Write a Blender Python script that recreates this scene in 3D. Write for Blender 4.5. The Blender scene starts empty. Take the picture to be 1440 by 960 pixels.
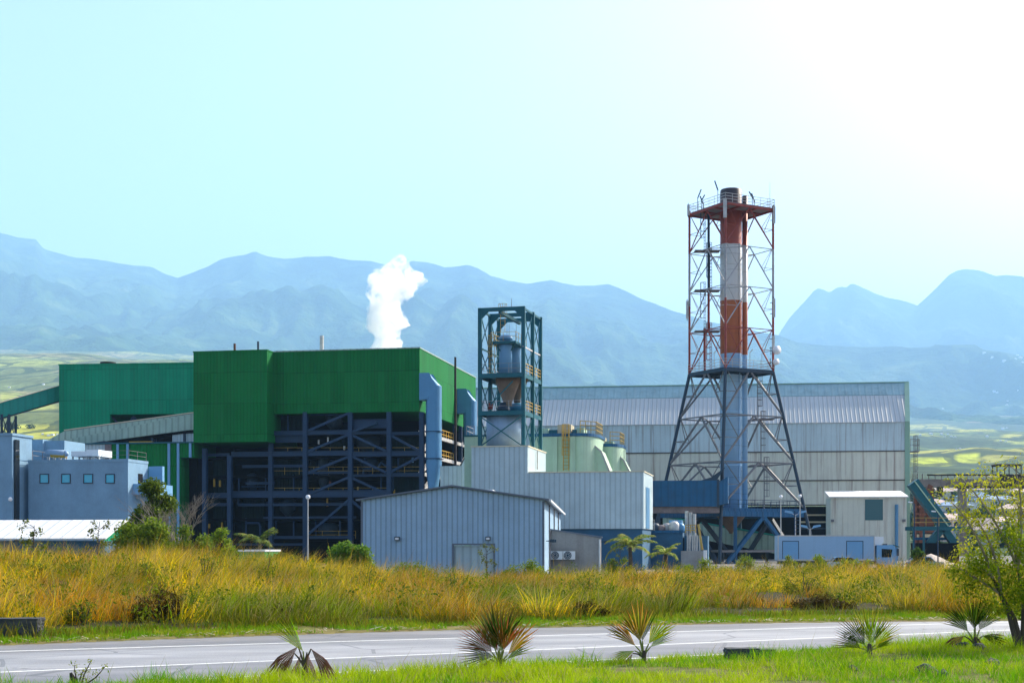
EXPO = 1.18
import bpy, bmesh, math, random
import numpy as np
from mathutils import Vector, Matrix, noise as mnoise
R = math.radians
rnd = random.Random(7)
rng = np.random.default_rng(11)
SC = bpy.context.scene
COL = SC.collection
CAMZ = 2.0
FP = 2000.0          # focal length in picture widths of 1440
def K(px): return (px - 720.0) / FP
def S(px, py, d):    # surveyed point: bearing, elevation and distance
    return Vector(((px - 720.0) * d / FP, d, CAMZ + (765.0 - py) * d / FP))

# ------------------------------------------------------------------ materials
MATS = {}
class NT:
    def __init__(s, m):
        s.m = m; s.t = m.node_tree; s.n = s.t.nodes; s.l = s.t.links
    def new(s, typ, **kw):
        n = s.n.new(typ)
        for k, v in kw.items(): setattr(n, k, v)
        return n
    def link(s, a, b): s.l.new(a, b)
    def math(s, op, a, b=None, clamp=False):
        n = s.new('ShaderNodeMath', operation=op, use_clamp=clamp)
        for i, x in enumerate((a, b)):
            if x is None: continue
            if isinstance(x, (int, float)): n.inputs[i].default_value = x
            else: s.link(x, n.inputs[i])
        return n.outputs[0]
    def vmath(s, op, a, b=None):
        n = s.new('ShaderNodeVectorMath', operation=op)
        for i, x in enumerate((a, b)):
            if x is None: continue
            if isinstance(x, (tuple, list)): n.inputs[i].default_value = x
            else: s.link(x, n.inputs[i])
        return n
    def noise(s, vec, scale, detail=4, rough=.55):
        n = s.new('ShaderNodeTexNoise'); n.inputs['Scale'].default_value = scale
        n.inputs['Detail'].default_value = detail; n.inputs['Roughness'].default_value = rough
        if vec is not None: s.link(vec, n.inputs['Vector'])
        return n.outputs['Fac']
    def ramp(s, fac, stops, interp='LINEAR'):
        n = s.new('ShaderNodeValToRGB'); cr = n.color_ramp; cr.interpolation = interp
        while len(cr.elements) < len(stops): cr.elements.new(.5)
        for e, (p, c) in zip(cr.elements, stops):
            e.position = p; e.color = (c[0], c[1], c[2], 1) if not isinstance(c, (int, float)) else (c, c, c, 1)
        s.link(fac, n.inputs[0]); return n.outputs[0]
    def mix(s, fac, a, b, blend='MIX'):
        n = s.new('ShaderNodeMix', data_type='RGBA', blend_type=blend)
        for i, x in ((0, fac), (6, a), (7, b)):
            if isinstance(x, (int, float)): n.inputs[i].default_value = x if i == 0 else (x, x, x, 1)
            elif isinstance(x, (tuple, list)): n.inputs[i].default_value = (x[0], x[1], x[2], 1)
            else: s.link(x, n.inputs[i])
        return n.outputs[2]

def base_mat(name):
    m = bpy.data.materials.new(name); m.use_nodes = True
    k = NT(m); b = k.n['Principled BSDF']; MATS[name] = m
    return m, k, b

def paint(name, col, rough=.6, metal=0., var=.25, vscale=.6, rib=None, ribdark=.25, ribbump=.05,
          streak=0., streakcol=(.05, .03, .02), fine=6., spec=.4, weather=0., lap=0.):
    """painted metal / plaster: tonal variation, ribs along the wall, run-off streaks, bump"""
    m, k, b = base_mat(name)
    g = k.new('ShaderNodeNewGeometry'); P = g.outputs['Position']
    n1 = k.noise(P, vscale, 5); n2 = k.noise(P, fine, 3)
    f = k.math('ADD', k.math('MULTIPLY', n1, .7), k.math('MULTIPLY', n2, .3))
    lo = tuple(c * (1 - var) for c in col); hi = tuple(min(1, c * (1 + var)) for c in col)
    c = k.ramp(f, [(.3, lo), (.7, hi)])
    bump_h = k.math('MULTIPLY', n2, .1)
    if rib:
        t = k.vmath('NORMALIZE', k.vmath('CROSS_PRODUCT', g.outputs['True Normal'], (0, 0, 1)).outputs[0]).outputs[0]
        u = k.vmath('DOT_PRODUCT', t, P).outputs['Value']
        fr = k.math('FRACT', k.math('DIVIDE', u, rib))
        d = k.math('ABSOLUTE', k.math('SUBTRACT', fr, .5))
        prof = k.math('MULTIPLY', k.math('SUBTRACT', d, .30), 8., True)      # 0 in pan, 1 on rib
        c = k.mix(k.math('MULTIPLY', prof, ribdark), c, tuple(x * .45 for x in col))
        bump_h = k.math('ADD', bump_h, prof)
        # sheet to sheet tone
        w = k.new('ShaderNodeTexWhiteNoise', noise_dimensions='1D')
        k.link(k.math('FLOOR', k.math('DIVIDE', u, rib * 3)), w.inputs['W'])
        c = k.mix(k.math('MULTIPLY', w.outputs['Value'], .12), c, tuple(x * .6 for x in col))
    if streak > 0:
        s = k.new('ShaderNodeMapping'); s.inputs['Scale'].default_value = (1.6, 1.6, .05)
        k.link(P, s.inputs['Vector'])
        sn = k.noise(s.outputs[0], 1.0, 4, .7)
        sf = k.math('MULTIPLY', k.math('MULTIPLY', k.math('SUBTRACT', sn, .52), 5., True), streak)
        c = k.mix(sf, c, streakcol)
    if lap > 0:
        sz = k.new('ShaderNodeSeparateXYZ'); k.link(P, sz.inputs[0])
        lf = k.math('FRACT', k.math('DIVIDE', sz.outputs['Z'], lap))
        c = k.mix(k.math('MULTIPLY', k.math('LESS_THAN', lf, .03), .5), c, tuple(x * .4 for x in col))
        w2 = k.new('ShaderNodeTexWhiteNoise', noise_dimensions='2D'); cb = k.new('ShaderNodeCombineXYZ')
        k.link(k.math('FLOOR', k.math('DIVIDE', sz.outputs['Z'], lap)), cb.inputs[0])
        if rib: k.link(k.math('FLOOR', k.math('DIVIDE', u, rib * 2)), cb.inputs[1])
        k.link(cb.outputs[0], w2.inputs['Vector'])
        c = k.mix(k.math('MULTIPLY', w2.outputs['Value'], .3), c, tuple(min(1, x * 1.5 + .012) for x in col))
    if weather > 0:
        wn = k.noise(P, .35, 6, .7)
        c = k.mix(k.math('MULTIPLY', k.math('MULTIPLY', k.math('SUBTRACT', wn, .5), 4., True), weather), c, tuple(x * .35 for x in col))
    k.link(c, b.inputs['Base Color'])
    b.inputs['Metallic'].default_value = metal
    b.inputs['Specular IOR Level'].default_value = spec
    rr = k.math('ADD', k.math('MULTIPLY', n1, .25), rough - .12); k.link(rr, b.inputs['Roughness'])
    bp = k.new('ShaderNodeBump'); bp.inputs['Distance'].default_value = ribbump; bp.inputs['Strength'].default_value = .6
    k.link(bump_h, bp.inputs['Height']); k.link(bp.outputs[0], b.inputs['Normal'])
    return m

def leaf_mat(name, attr=True, col=(.1, .2, .02), trans=.45, rough=.55):
    m, k, b = base_mat(name)
    if attr:
        a = k.new('ShaderNodeAttribute'); a.attribute_name = 'Col'; c = a.outputs['Color']
    else:
        g = k.new('ShaderNodeNewGeometry')
        c = k.ramp(k.noise(g.outputs['Position'], 3, 3), [(.3, tuple(x * .6 for x in col)), (.7, tuple(min(1, x * 1.4) for x in col))])
    k.link(c, b.inputs['Base Color']); b.inputs['Roughness'].default_value = rough
    b.inputs['Specular IOR Level'].default_value = .06
    t = k.new('ShaderNodeBsdfTranslucent'); k.link(c, t.inputs[0])
    mx = k.new('ShaderNodeMixShader'); mx.inputs[0].default_value = trans
    k.link(b.outputs[0], mx.inputs[1]); k.link(t.outputs[0], mx.inputs[2])
    k.link(mx.outputs[0], k.n['Material Output'].inputs['Surface'])
    return m

# ------------------------------------------------------------------ mesh builder
class Fr:
    """a plan frame: origin at a surveyed corner, u along the front, v going back"""
    def __init__(s, px, d, a=-11.):
        s.X, s.Y = K(px) * d, d
        s.c, s.s = math.cos(R(a)), math.sin(R(a)); s.a = R(a)
    def p(s, u, v, z): return Vector((s.X + u * s.c - v * s.s, s.Y + u * s.s + v * s.c, z))
    def dep(s, u, v=0): return s.Y + u * s.s + v * s.c
    def u(s, px, v=0):
        k = K(px); x0 = s.X - v * s.s; y0 = s.Y + v * s.c
        return (k * y0 - x0) / (s.c - k * s.s)
    def v(s, px, u=0):
        k = K(px); x0 = s.X + u * s.c; y0 = s.Y + u * s.s
        return (k * y0 - x0) / (-s.s - k * s.c)
    def z(s, py, u=0, v=0): return CAMZ + (765. - py) * s.dep(u, v) / FP

ORG = {}
class MB:
    def __init__(s): s.v = []; s.f = []
    def add(s, vs, fs):
        o = len(s.v); s.v += [Vector(x) for x in vs]; s.f += [tuple(i + o for i in f) for f in fs]; return s
    def hexa(s, p):   # 8 pts: bottom 4 ccw, top 4 ccw
        return s.add(p, [(3, 2, 1, 0), (4, 5, 6, 7), (0, 1, 5, 4), (1, 2, 6, 5), (2, 3, 7, 6), (3, 0, 4, 7)])
    def fbox(s, F, u0, u1, v0, v1, z0, z1):
        return s.hexa([F.p(u0, v0, z0), F.p(u1, v0, z0), F.p(u1, v1, z0), F.p(u0, v1, z0),
                       F.p(u0, v0, z1), F.p(u1, v0, z1), F.p(u1, v1, z1), F.p(u0, v1, z1)])
    def box(s, x0, x1, y0, y1, z0, z1):
        return s.hexa([(x0, y0, z0), (x1, y0, z0), (x1, y1, z0), (x0, y1, z0), (x0, y0, z1), (x1, y0, z1), (x1, y1, z1), (x0, y1, z1)])
    def prism(s, poly, off):   # planar polygon extruded along off
        n = len(poly); off = Vector(off); a = [Vector(p) for p in poly]; b = [p + off for p in a]
        return s.add(a + b, [tuple(range(n))[::-1], tuple(range(n, 2 * n))] + [(i, (i + 1) % n, n + (i + 1) % n, n + i) for i in range(n)])
    def bar(s, a, b, w, h=None, up=(0, 0, 1)):
        a = Vector(a); b = Vector(b); h = w if h is None else h
        d = (b - a).normalized(); up = Vector(up)
        if abs(d.dot(up)) > .98: up = Vector((0.2, 1, 0))
        x = d.cross(up).normalized() * w / 2; y = x.cross(d).normalized() * h / 2
        return s.hexa([a - x - y, a + x - y, b + x - y, b - x - y, a - x + y, a + x + y, b + x + y, b - x + y])
    def tube(s, a, b, r0, r1=None, n=10, cap=True):
        a = Vector(a); b = Vector(b); r1 = r0 if r1 is None else r1
        d = (b - a).normalized(); up = Vector((0, 0, 1)) if abs(d.z) < .95 else Vector((1, 0, 0))
        x = d.cross(up).normalized(); y = x.cross(d)
        vs = []
        for p, r in ((a, r0), (b, r1)):
            for i in range(n):
                t = 2 * math.pi * i / n; vs.append(p + x * (r * math.cos(t)) + y * (r * math.sin(t)))
        fs = [(i, (i + 1) % n, n + (i + 1) % n, n + i) for i in range(n)]
        if cap: fs += [tuple(range(n))[::-1], tuple(range(n, 2 * n))]
        return s.add(vs, fs)
    def path(s, pts, rs, n=8):
        for i in range(len(pts) - 1): s.tube(pts[i], pts[i + 1], rs[i], rs[i + 1], n)
        return s
    def lathe(s, c, prof, n=20):
        c = Vector(c); vs = []
        for r, z in prof:
            for i in range(n):
                t = 2 * math.pi * i / n; vs.append(c + Vector((r * math.cos(t), r * math.sin(t), z)))
        fs = []
        for j in range(len(prof) - 1):
            for i in range(n): fs.append((j * n + i, j * n + (i + 1) % n, (j + 1) * n + (i + 1) % n, (j + 1) * n + i))
        m = len(prof) - 1
        fs += [tuple(range(n))[::-1], tuple(m * n + i for i in range(n))]
        return s.add(vs, fs)
    def rail(s, pts, h=1.1, r=.04, rows=2, step=1.6):
        pts = [Vector(p) for p in pts]; Z = Vector((0, 0, 1))
        for a, b in zip(pts[:-1], pts[1:]):
            for j in range(rows): s.bar(a + Z * h * (j + 1) / rows, b + Z * h * (j + 1) / rows, r, r)
            n = max(1, int((b - a).length / step))
            for i in range(n + 1): q = a.lerp(b, i / n); s.bar(q, q + Z * h, r, r)
        return s
    def build(s, name, mat, parent=None, smooth=False):
        me = bpy.data.meshes.new(name)
        o = bpy.data.objects.new(name, me); COL.objects.link(o)
        org = Vector((0, 0, 0))
        if parent is not None:
            o.parent = parent; org = ORG.get(parent.name, Vector((0, 0, 0)))
        else:
            if s.v:
                xs = [p.x for p in s.v]; ys = [p.y for p in s.v]; zs = [p.z for p in s.v]
                org = Vector(((min(xs) + max(xs)) / 2, (min(ys) + max(ys)) / 2, min(zs))); o.location = org
        ORG[o.name] = org
        me.from_pydata([tuple(p - org) for p in s.v], [], s.f)
        bm = bmesh.new(); bm.from_mesh(me); bmesh.ops.recalc_face_normals(bm, faces=bm.faces); bm.to_mesh(me); bm.free()
        if isinstance(mat, str): mat = MATS[mat]
        if mat: me.materials.append(mat)
        if smooth: me.polygons.foreach_set('use_smooth', [True] * len(me.polygons))
        me.update(); return o

def thing(name, label, cat, loc=(0, 0, 0), group=None, rz=0):
    o = bpy.data.objects.new(name, None); COL.objects.link(o); o.location = loc; o.rotation_euler.z = rz
    o.empty_display_size = .5
    o['label'] = label; o['category'] = cat
    if group: o['group'] = group
    ORG[o.name] = Vector(loc); return o
def tag(o, label, cat, group=None, kind=None):
    o['label'] = label; o['category'] = cat
    if group: o['group'] = group
    if kind: o['kind'] = kind
    return o
def struct(o): o['kind'] = 'structure'; return o
def dup(root, loc, label, rz=None, group=None, scale=None):
    r = root.copy(); COL.objects.link(r); r.location = loc; r['label'] = label
    if rz is not None: r.rotation_euler.z = rz
    if scale: r.scale = (scale,) * 3
    if group: r['group'] = group
    for ch in list(root.children):
        c = ch.copy(); COL.objects.link(c); c.parent = r
        for g in list(ch.children):
            e = g.copy(); COL.objects.link(e); e.parent = c
    return r

def np_mesh(name, verts, quads=None, tris=None, cols=None, mat=None, parent=None, smooth=False):
    me = bpy.data.meshes.new(name)
    nq = 0 if quads is None else len(quads); nt = 0 if tris is None else len(tris)
    me.vertices.add(len(verts)); me.vertices.foreach_set('co', np.asarray(verts, np.float32).ravel())
    loops = []
    if nq: loops.append(np.asarray(quads, np.int32).ravel())
    if nt: loops.append(np.asarray(tris, np.int32).ravel())
    loops = np.concatenate(loops); me.loops.add(len(loops)); me.loops.foreach_set('vertex_index', loops)
    me.polygons.add(nq + nt)
    st = np.concatenate([np.arange(nq) * 4, nq * 4 + np.arange(nt) * 3]).astype(np.int32)
    me.polygons.foreach_set('loop_start', st)
    me.update(calc_edges=True)
    if cols is not None:
        at = me.color_attributes.new('Col', 'FLOAT_COLOR', 'POINT')
        c = np.ones((len(verts), 4), np.float32); c[:, :3] = cols; at.data.foreach_set('color', c.ravel())
    if mat: me.materials.append(MATS[mat] if isinstance(mat, str) else mat)
    if smooth: me.polygons.foreach_set('use_smooth', [True] * (nq + nt))
    me.validate()
    o = bpy.data.objects.new(name, me); COL.objects.link(o)
    if parent is not None: o.parent = parent
    return o

# ------------------------------------------------------------------ palette
paint('green_clad', (.003, .16, .034), rough=.7, var=.2, vscale=.15, rib=.5, ribdark=.35, spec=.1, streak=.3, streakcol=(.03, .1, .04), weather=.12, lap=4.4)
paint('teal_clad', (.004, .28, .145), rough=.7, var=.18, vscale=.12, rib=.6, ribdark=.3, streak=.3, streakcol=(.03, .12, .08), spec=.1, weather=.15, lap=5.1)
paint('gallery_clad', (.36, .5, .42), rough=.6, var=.15, rib=1.0, ribdark=.5, streak=.15)
paint('gallery_green', (.01, .28, .22), rough=.6, var=.15, rib=1.2, ribdark=.2)
paint('cream_trim', (.62, .56, .4), rough=.6, var=.1)
paint('shed_clad', (.36, .53, .7), rough=.5, var=.1, rib=.36, ribdark=.55, ribbump=.04, streak=.2, streakcol=(.16, .22, .3), weather=.12)
paint('shed_trim', (.14, .17, .22), rough=.5, var=.1)
paint('annex_clad', (.46, .58, .62), rough=.5, var=.1, rib=.55, ribdark=.4, streak=.2, streakcol=(.25, .28, .28), weather=.1)
paint('plaster', (.19, .33, .46), rough=.85, var=.16, vscale=.4, streak=.15, streakcol=(.1, .1, .11), weather=.25)
paint('concrete', (.32, .31, .3), rough=.9, var=.2, vscale=.5, streak=.2, weather=.3)
paint('plinth', (.03, .11, .2), rough=.8, var=.2)
paint('white_roof', (.86, .84, .8), rough=.5, var=.05, rib=.9, ribdark=.05)
paint('white_paint', (.72, .74, .76), rough=.45, var=.06)
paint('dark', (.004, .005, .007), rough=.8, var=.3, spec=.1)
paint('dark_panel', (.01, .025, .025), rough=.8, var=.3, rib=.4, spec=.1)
paint('steel', (.005, .034, .085), rough=.55, var=.2, vscale=1.5, spec=.4)
paint('galv', (.5, .49, .47), rough=.5, var=.2, vscale=2, metal=.2)
paint('duct_blue', (.09, .25, .43), rough=.45, var=.1, metal=.25, streak=.15)
paint('deep_blue', (.004, .095, .22), rough=.6, var=.2, rib=1.0, ribdark=.25, streak=.2)
paint('teal_steel', (.004, .1, .13), rough=.5, var=.2, spec=.35)
paint('yellow', (.5, .3, .03), rough=.5, var=.2)
paint('yellow_rail', (.45, .3, .06), rough=.5, var=.25)
paint('silo_green', (.42, .58, .42), rough=.6, var=.12, vscale=.3, streak=.25, streakcol=(.16, .2, .13), weather=.2)
paint('beige', (.5, .44, .3), rough=.6, var=.12)
paint('hall_wall', (.68, .68, .58), rough=.65, var=.12, vscale=.12, rib=.9, ribdark=.1, ribbump=.02, streak=.8, streakcol=(.26, .17, .13), weather=.12)
paint('hall_course', (.54, .66, .7), rough=.65, var=.12, vscale=.12, rib=.9, ribdark=.1, ribbump=.02, streak=.8, streakcol=(.2, .16, .15), weather=.12)
paint('hall_roof', (.46, .5, .52), rough=.55, var=.08, vscale=.1, rib=.8, ribdark=.3, ribbump=.08, streak=0)
paint('hall_band', (.28, .44, .48), rough=.5, var=.15, rib=1.25, ribdark=.1, weather=.5)
paint('hall_trim', (.25, .42, .32), rough=.6, var=.1)
paint('seam_dark', (.08, .07, .065), rough=.8, var=.4, vscale=3)
paint('silver', (.26, .38, .52), rough=.5, var=.12, metal=.15, streak=.15)
paint('red_steel', (.28, .045, .03), rough=.6, var=.25, vscale=1.5)
paint('white_steel', (.36, .35, .36), rough=.6, var=.2, vscale=1.5)
paint('gray_steel', (.17, .165, .17), rough=.6, var=.25, vscale=1.5)
paint('dark_steel', (.02, .045, .075), rough=.6, var=.25, vscale=1.5)
paint('rust', (.16, .06, .035), rough=.85, var=.4, vscale=1.)
paint('rust_gray', (.2, .16, .16), rough=.85, var=.4, vscale=1.)
paint('brown_black', (.03, .02, .018), rough=.8, var=.3)
paint('brown_cone', (.2, .14, .1), rough=.7, var=.25, streak=.3)
paint('rubber', (.02, .02, .022), rough=.9, var=.2)
paint('bluepaint', (.03, .2, .35), rough=.3, var=.05, spec=.5)
paint('lightblue_panel', (.16, .36, .58), rough=.45, var=.05)
paint('truck_body', (.27, .43, .6), rough=.4, var=.05, streak=.06)
paint('sand', (.5, .42, .36), rough=.95, var=.15)
paint('green_skip', (.02, .25, .04), rough=.5, var=.1)
paint('basalt', (.045, .05, .055), rough=.9, var=.6, vscale=3, fine=14)
paint('bark', (.07, .055, .045), rough=.9, var=.35, vscale=4)
paint('dead_wood', (.26, .22, .18), rough=.9, var=.3, vscale=4)
paint('house_wall', (.6, .52, .48), rough=.8, var=.1)
paint('house_wall_pale', (.62, .62, .64), rough=.8, var=.1)
paint('house_roof', (.5, .38, .34), rough=.8, var=.15)
paint('house_roof_blue', (.12, .24, .4), rough=.6, var=.15)
paint('lamp_white', (.8, .82, .85), rough=.3, var=.03)
leaf_mat('leaf', trans=.4)
leaf_mat('blade', trans=.3, rough=.6)
leaf_mat('palm_leaf', trans=.48, rough=.6)
def glass(name, col, rough=.12):
    m, k, b = base_mat(name)
    b.inputs['Base Color'].default_value = (*col, 1); b.inputs['Roughness'].default_value = rough
    b.inputs['Metallic'].default_value = 0; b.inputs['Specular IOR Level'].default_value = .8
    g = k.new('ShaderNodeNewGeometry'); bp = k.new('ShaderNodeBump'); bp.inputs['Strength'].default_value = .05
    k.link(k.noise(g.outputs['Position'], 2, 2), bp.inputs['Height']); k.link(bp.outputs[0], b.inputs['Normal'])
    return m
glass('glass_blue', (.02, .4, .6)); glass('glass_dark', (.015, .02, .025), .06); glass('glass_teal', (.01, .1, .12), .3)
# banded chimney: paint by height (metres above its foot)
def chimney_mat():
    m, k, b = base_mat('chimney_bands')
    g = k.new('ShaderNodeNewGeometry'); P = g.outputs['Position']
    sx = k.new('ShaderNodeSeparateXYZ'); k.link(P, sx.inputs[0])
    z = k.math('DIVIDE', sx.outputs['Z'], 60.)
    zz = lambda py: (CAMZ + (765 - py) * 215 / FP) / 60.
    c = k.ramp(z, [(0, (.38, .64, .9)), (zz(500), (.46, .12, .03)), (zz(425), (.66, .66, .64)), (zz(347), (.36, .055, .025)), (zz(292), (.07, .03, .028)), (zz(280), (.03, .02, .025))], 'CONSTANT')
    mp = k.new('ShaderNodeMapping'); mp.inputs['Scale'].default_value = (1, 1, .1); k.link(P, mp.inputs[0])
    n = k.noise(mp.outputs[0], 1.2, 5, .65)
    c = k.mix(k.math('MULTIPLY', n, .35), c, (.1, .06, .05))
    # sheet joints
    j = k.math('FRACT', k.math('DIVIDE', sx.outputs['Z'], 2.4))
    c = k.mix(k.math('MULTIPLY', k.math('LESS_THAN', j, .035), .35), c, (.08, .07, .07))
    k.link(c, b.inputs['Base Color']); b.inputs['Roughness'].default_value = .5; b.inputs['Metallic'].default_value = .15
    return m
chimney_mat()
# ------------------------------------------------------------------ numpy noise
def _hash(ix, iy, seed):
    h = (ix.astype(np.int64) * 374761393 + iy.astype(np.int64) * 668265263 + seed * 982451653) & 0x7fffffff
    h = ((h ^ (h >> 13)) * 1274126177) & 0x7fffffff
    return ((h ^ (h >> 16)) & 0xffff) / 65535.0
def vnoise(x, y, seed=0):
    ix = np.floor(x); iy = np.floor(y); fx = x - ix; fy = y - iy
    fx = fx * fx * (3 - 2 * fx); fy = fy * fy * (3 - 2 * fy)
    a = _hash(ix, iy, seed); b = _hash(ix + 1, iy, seed); c = _hash(ix, iy + 1, seed); d = _hash(ix + 1, iy + 1, seed)
    return (a * (1 - fx) + b * fx) * (1 - fy) + (c * (1 - fx) + d * fx) * fy
def fbm(x, y, o=4, seed=0, ridged=False):
    s = 0; a = .5; t = 0
    for i in range(o):
        n = vnoise(x, y, seed + i * 17)
        if ridged: n = 1 - np.abs(2 * n - 1)
        s = s + a * n; t += a; a *= .5; x = x * 2.03 + 5.1; y = y * 2.03 + 3.7
    return s / t
def ss(x, a, b):
    t = np.clip((x - a) / (b - a), 0, 1); return t * t * (3 - 2 * t)

# ------------------------------------------------------------------ ground
def near_edge(X): return 21.9 + .558 * X
def far_edge(X):
    Xc = np.clip(X, -14, 13); return 33.9 + .43 * Xc - .013 * Xc * Xc + .3 * (X - Xc)
def grass_base(X): return far_edge(X) + 2.0 + .35 * np.sin(X * .7) + .25 * np.sin(X * 2.3 + 1) + .5 * ss(X, -12, 0)
FD = np.log(np.array([330., 500, 900, 1500, 3000, 7000, 14500]))
FL = np.array([-.8, 4, 36, 126, 317, 887, 1880.]); FRr = np.array([-.8, 8, 32, 80, 190, 540, 1270.])
def zg(X, Y):
    X = np.asarray(X, float); Y = np.asarray(Y, float)
    s = Y - near_edge(X); t = Y - far_edge(X)
    bank = ss(-s, .2, 2.8) * (.31 + .05 * ss(X, 1, 7) + .05 * ss(-X, 3, 6)) + .06 * (fbm(X * 1.1, Y * 1.1, 3, 3) - .5) * ss(-s, .3, 1.5)
    hump = -.02 + 1.02 * ss(-X, 4, 18) + .15 * ss(X, 9, 18)
    field = .03 + .09 * ss(t, 1, 4) + ss(t, 2, 22) * hump + .16 * (fbm(X * .25, Y * .25, 3, 5) - .5) * ss(t, 2, 8)
    field = field * (1 - ss(Y, 72, 104)) - .8 * ss(Y, 72, 104)
    z = np.where(s < 0, bank, np.where(t < 0, -.02, field))
    q = X / np.maximum(Y, 1) * FP + 720
    w = ss(q, 60, 1200); ld = np.log(np.maximum(Y, 330.))
    far = np.interp(ld, FD, FL) * (1 - w) + np.interp(ld, FD, FRr) * w
    far = far + (fbm(X / 260., Y / 420., 4, 9) - .5) * np.clip((Y - 450) * .03, 0, 45)
    return np.where(Y > 330, far, z)
def ground_h(X, Y): return float(zg(np.array([X]), np.array([Y]))[0])

qs = np.arange(-1300, 2741, 8.0)
ds = np.concatenate([[1, 4, 8], np.arange(11, 52, .3), np.arange(52, 130, 1.2), np.geomspace(131, 330, 24), np.geomspace(334, 15000, 270)])
Q, D = np.meshgrid(qs, ds)
GX = (Q - 720) / FP * D; GY = D
# near rows: keep the sheet wide
GX = np.where(GY < 16, (Q - 720) / FP * 16, GX)
GZ = zg(GX, GY)
nr, nc = Q.shape
idx = np.arange(nr * nc).reshape(nr, nc)
quads = np.stack([idx[:-1, :-1], idx[:-1, 1:], idx[1:, 1:], idx[1:, :-1]], -1).reshape(-1, 4)
gc = np.zeros((nr, nc, 3))
s_ = GY - near_edge(GX); t_ = GY - far_edge(GX)
n1 = fbm(GX * .9, GY * .9, 4, 21)[..., None]
bankc = np.array([.10, .15, .025]) * (1 - n1) + np.array([.16, .12, .05]) * n1
fieldc = np.array([.05, .036, .014]) * (1 - n1) + np.array([.035, .04, .01]) * n1  # soil colour darkened all over so the grass hollows look shaded
vergec = np.array([.10, .13, .02]) * (1 - n1) + np.array([.2, .15, .06]) * n1
yard = np.array([.2, .19, .18])
gc[:] = fieldc
gc = np.where((s_ < .2)[..., None], bankc, gc)
gc = np.where(((t_ < 2.6) & (s_ >= .2))[..., None], vergec, gc)
gc = np.where((GY > 104)[..., None], yard * (.8 + .4 * n1), gc)
# far farmland: patchwork of cane fields, fallow land, scrub and woods
cellx, celly = 300., 560.
wx = GX + 90 * (fbm(GX / 300, GY / 300, 2, 31) - .5); wy = GY + 160 * (fbm(GX / 300, GY / 300, 2, 33) - .5)
cid = _hash(np.floor(wx / cellx), np.floor(wy / celly + .37 * np.floor(wx / cellx)), 77)
pal = np.array([[.3, .34, .06], [.1, .16, .04], [.05, .09, .035], [.05, .09, .035], [.26, .2, .12], [.12, .17, .05], [.36, .36, .07], [.06, .1, .04]])
fc = pal[np.minimum((cid * 8).astype(int), 7)]
wood = ss(fbm(GX / 130, GY / 130, 4, 41), .5, .56)[..., None]
fc = fc * (1 - wood) + np.array([.03, .06, .022]) * wood
left = ss(-Q, -500, -150)[..., None]
fc = fc * (1 - .35 * left) + .35 * left * np.array([.34, .36, .1])
# the bright cane fields that stand out in the photograph's farmland
def field_patch(px0, px1, py, d, depth, c):
    global fc
    z0 = d
    m = ss(Q, px0 - 4, px0 + 4) * (1 - ss(Q, px1 - 4, px1 + 4)) * ss(GY, d * (1 - depth), d * (1 - depth) * 1.01) * (1 - ss(GY, d * (1 + depth), d * (1 + depth) * 1.01))
    fc = fc * (1 - m[..., None]) + np.array(c) * m[..., None]
for a in [(1283, 1338, 655, 1780, .035, (.42, .48, .03)), (1344, 1376, 655, 1860, .03, (.42, .48, .04)), (1285, 1330, 665, 1400, .03, (.34, .36, .12)),
          (1342, 1398, 622, 5400, .05, (.44, .44, .05)), (1290, 1308, 630, 4300, .04, (.4, .4, .06)), (1410, 1440, 630, 4300, .05, (.4, .4, .06)),
          (1355, 1395, 612, 7000, .03, (.36, .4, .06)), (0, 30, 570, 2400, .07, (.34, .36, .08)), (0, 82, 535, 4500, .05, (.3, .34, .1)), (30, 82, 525, 5500, .04, (.42, .46, .1)),
          (0, 25, 528, 5200, .05, (.4, .3, .2)), (15, 82, 590, 1750, .03, (.34, .36, .09)), (0, 82, 605, 1430, .06, (.44, .44, .06))]:
    field_patch(*a)
gc = np.where((GY > 331)[..., None], fc, gc)
def dirt_mat():
    m, k, b = base_mat('ground')
    a = k.new('ShaderNodeAttribute'); a.attribute_name = 'Col'
    g = k.new('ShaderNodeNewGeometry')
    n = k.noise(g.outputs['Position'], 2.5, 6, .65)
    c = k.mix(1.0, a.outputs['Color'], k.ramp(n, [(.25, (.55,) * 3), (.75, (1.35,) * 3)]), 'MULTIPLY')
    sy = k.new('ShaderNodeSeparateXYZ'); k.link(g.outputs['Position'], sy.inputs[0]); farm = k.math('GREATER_THAN', sy.outputs['Y'], 420.)
    vo = k.new('ShaderNodeTexVoronoi', feature='DISTANCE_TO_EDGE'); vo.inputs['Scale'].default_value = .0075; mp = k.new('ShaderNodeMapping'); mp.inputs['Scale'].default_value = (1, .55, 0); k.link(g.outputs['Position'], mp.inputs[0])
    nw = k.noise(mp.outputs[0], .02, 4); k.link(mp.outputs[0], vo.inputs['Vector'])
    hedge = k.math('MULTIPLY', k.math('MULTIPLY', k.math('LESS_THAN', vo.outputs['Distance'], k.math('MULTIPLY', nw, .11)), farm), .75)
    c = k.mix(hedge, c, (.025, .05, .018))
    fn = k.noise(mp.outputs[0], .035, 6, .7); c = k.mix(farm, c, k.mix(1.0, c, k.ramp(fn, [(.35, (.45,) * 3), (.65, (1.4,) * 3)]), 'MULTIPLY'))
    k.link(c, b.inputs['Base Color']); b.inputs['Roughness'].default_value = .95; b.inputs['Specular IOR Level'].default_value = .1
    bp = k.new('ShaderNodeBump'); bp.inputs['Distance'].default_value = .05; k.link(n, bp.inputs['Height']); k.link(bp.outputs[0], b.inputs['Normal'])
dirt_mat()
struct(np_mesh('ground', np.stack([GX, GY, GZ], -1).reshape(-1, 3), quads, None, gc.reshape(-1, 3), 'ground', smooth=True))

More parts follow.
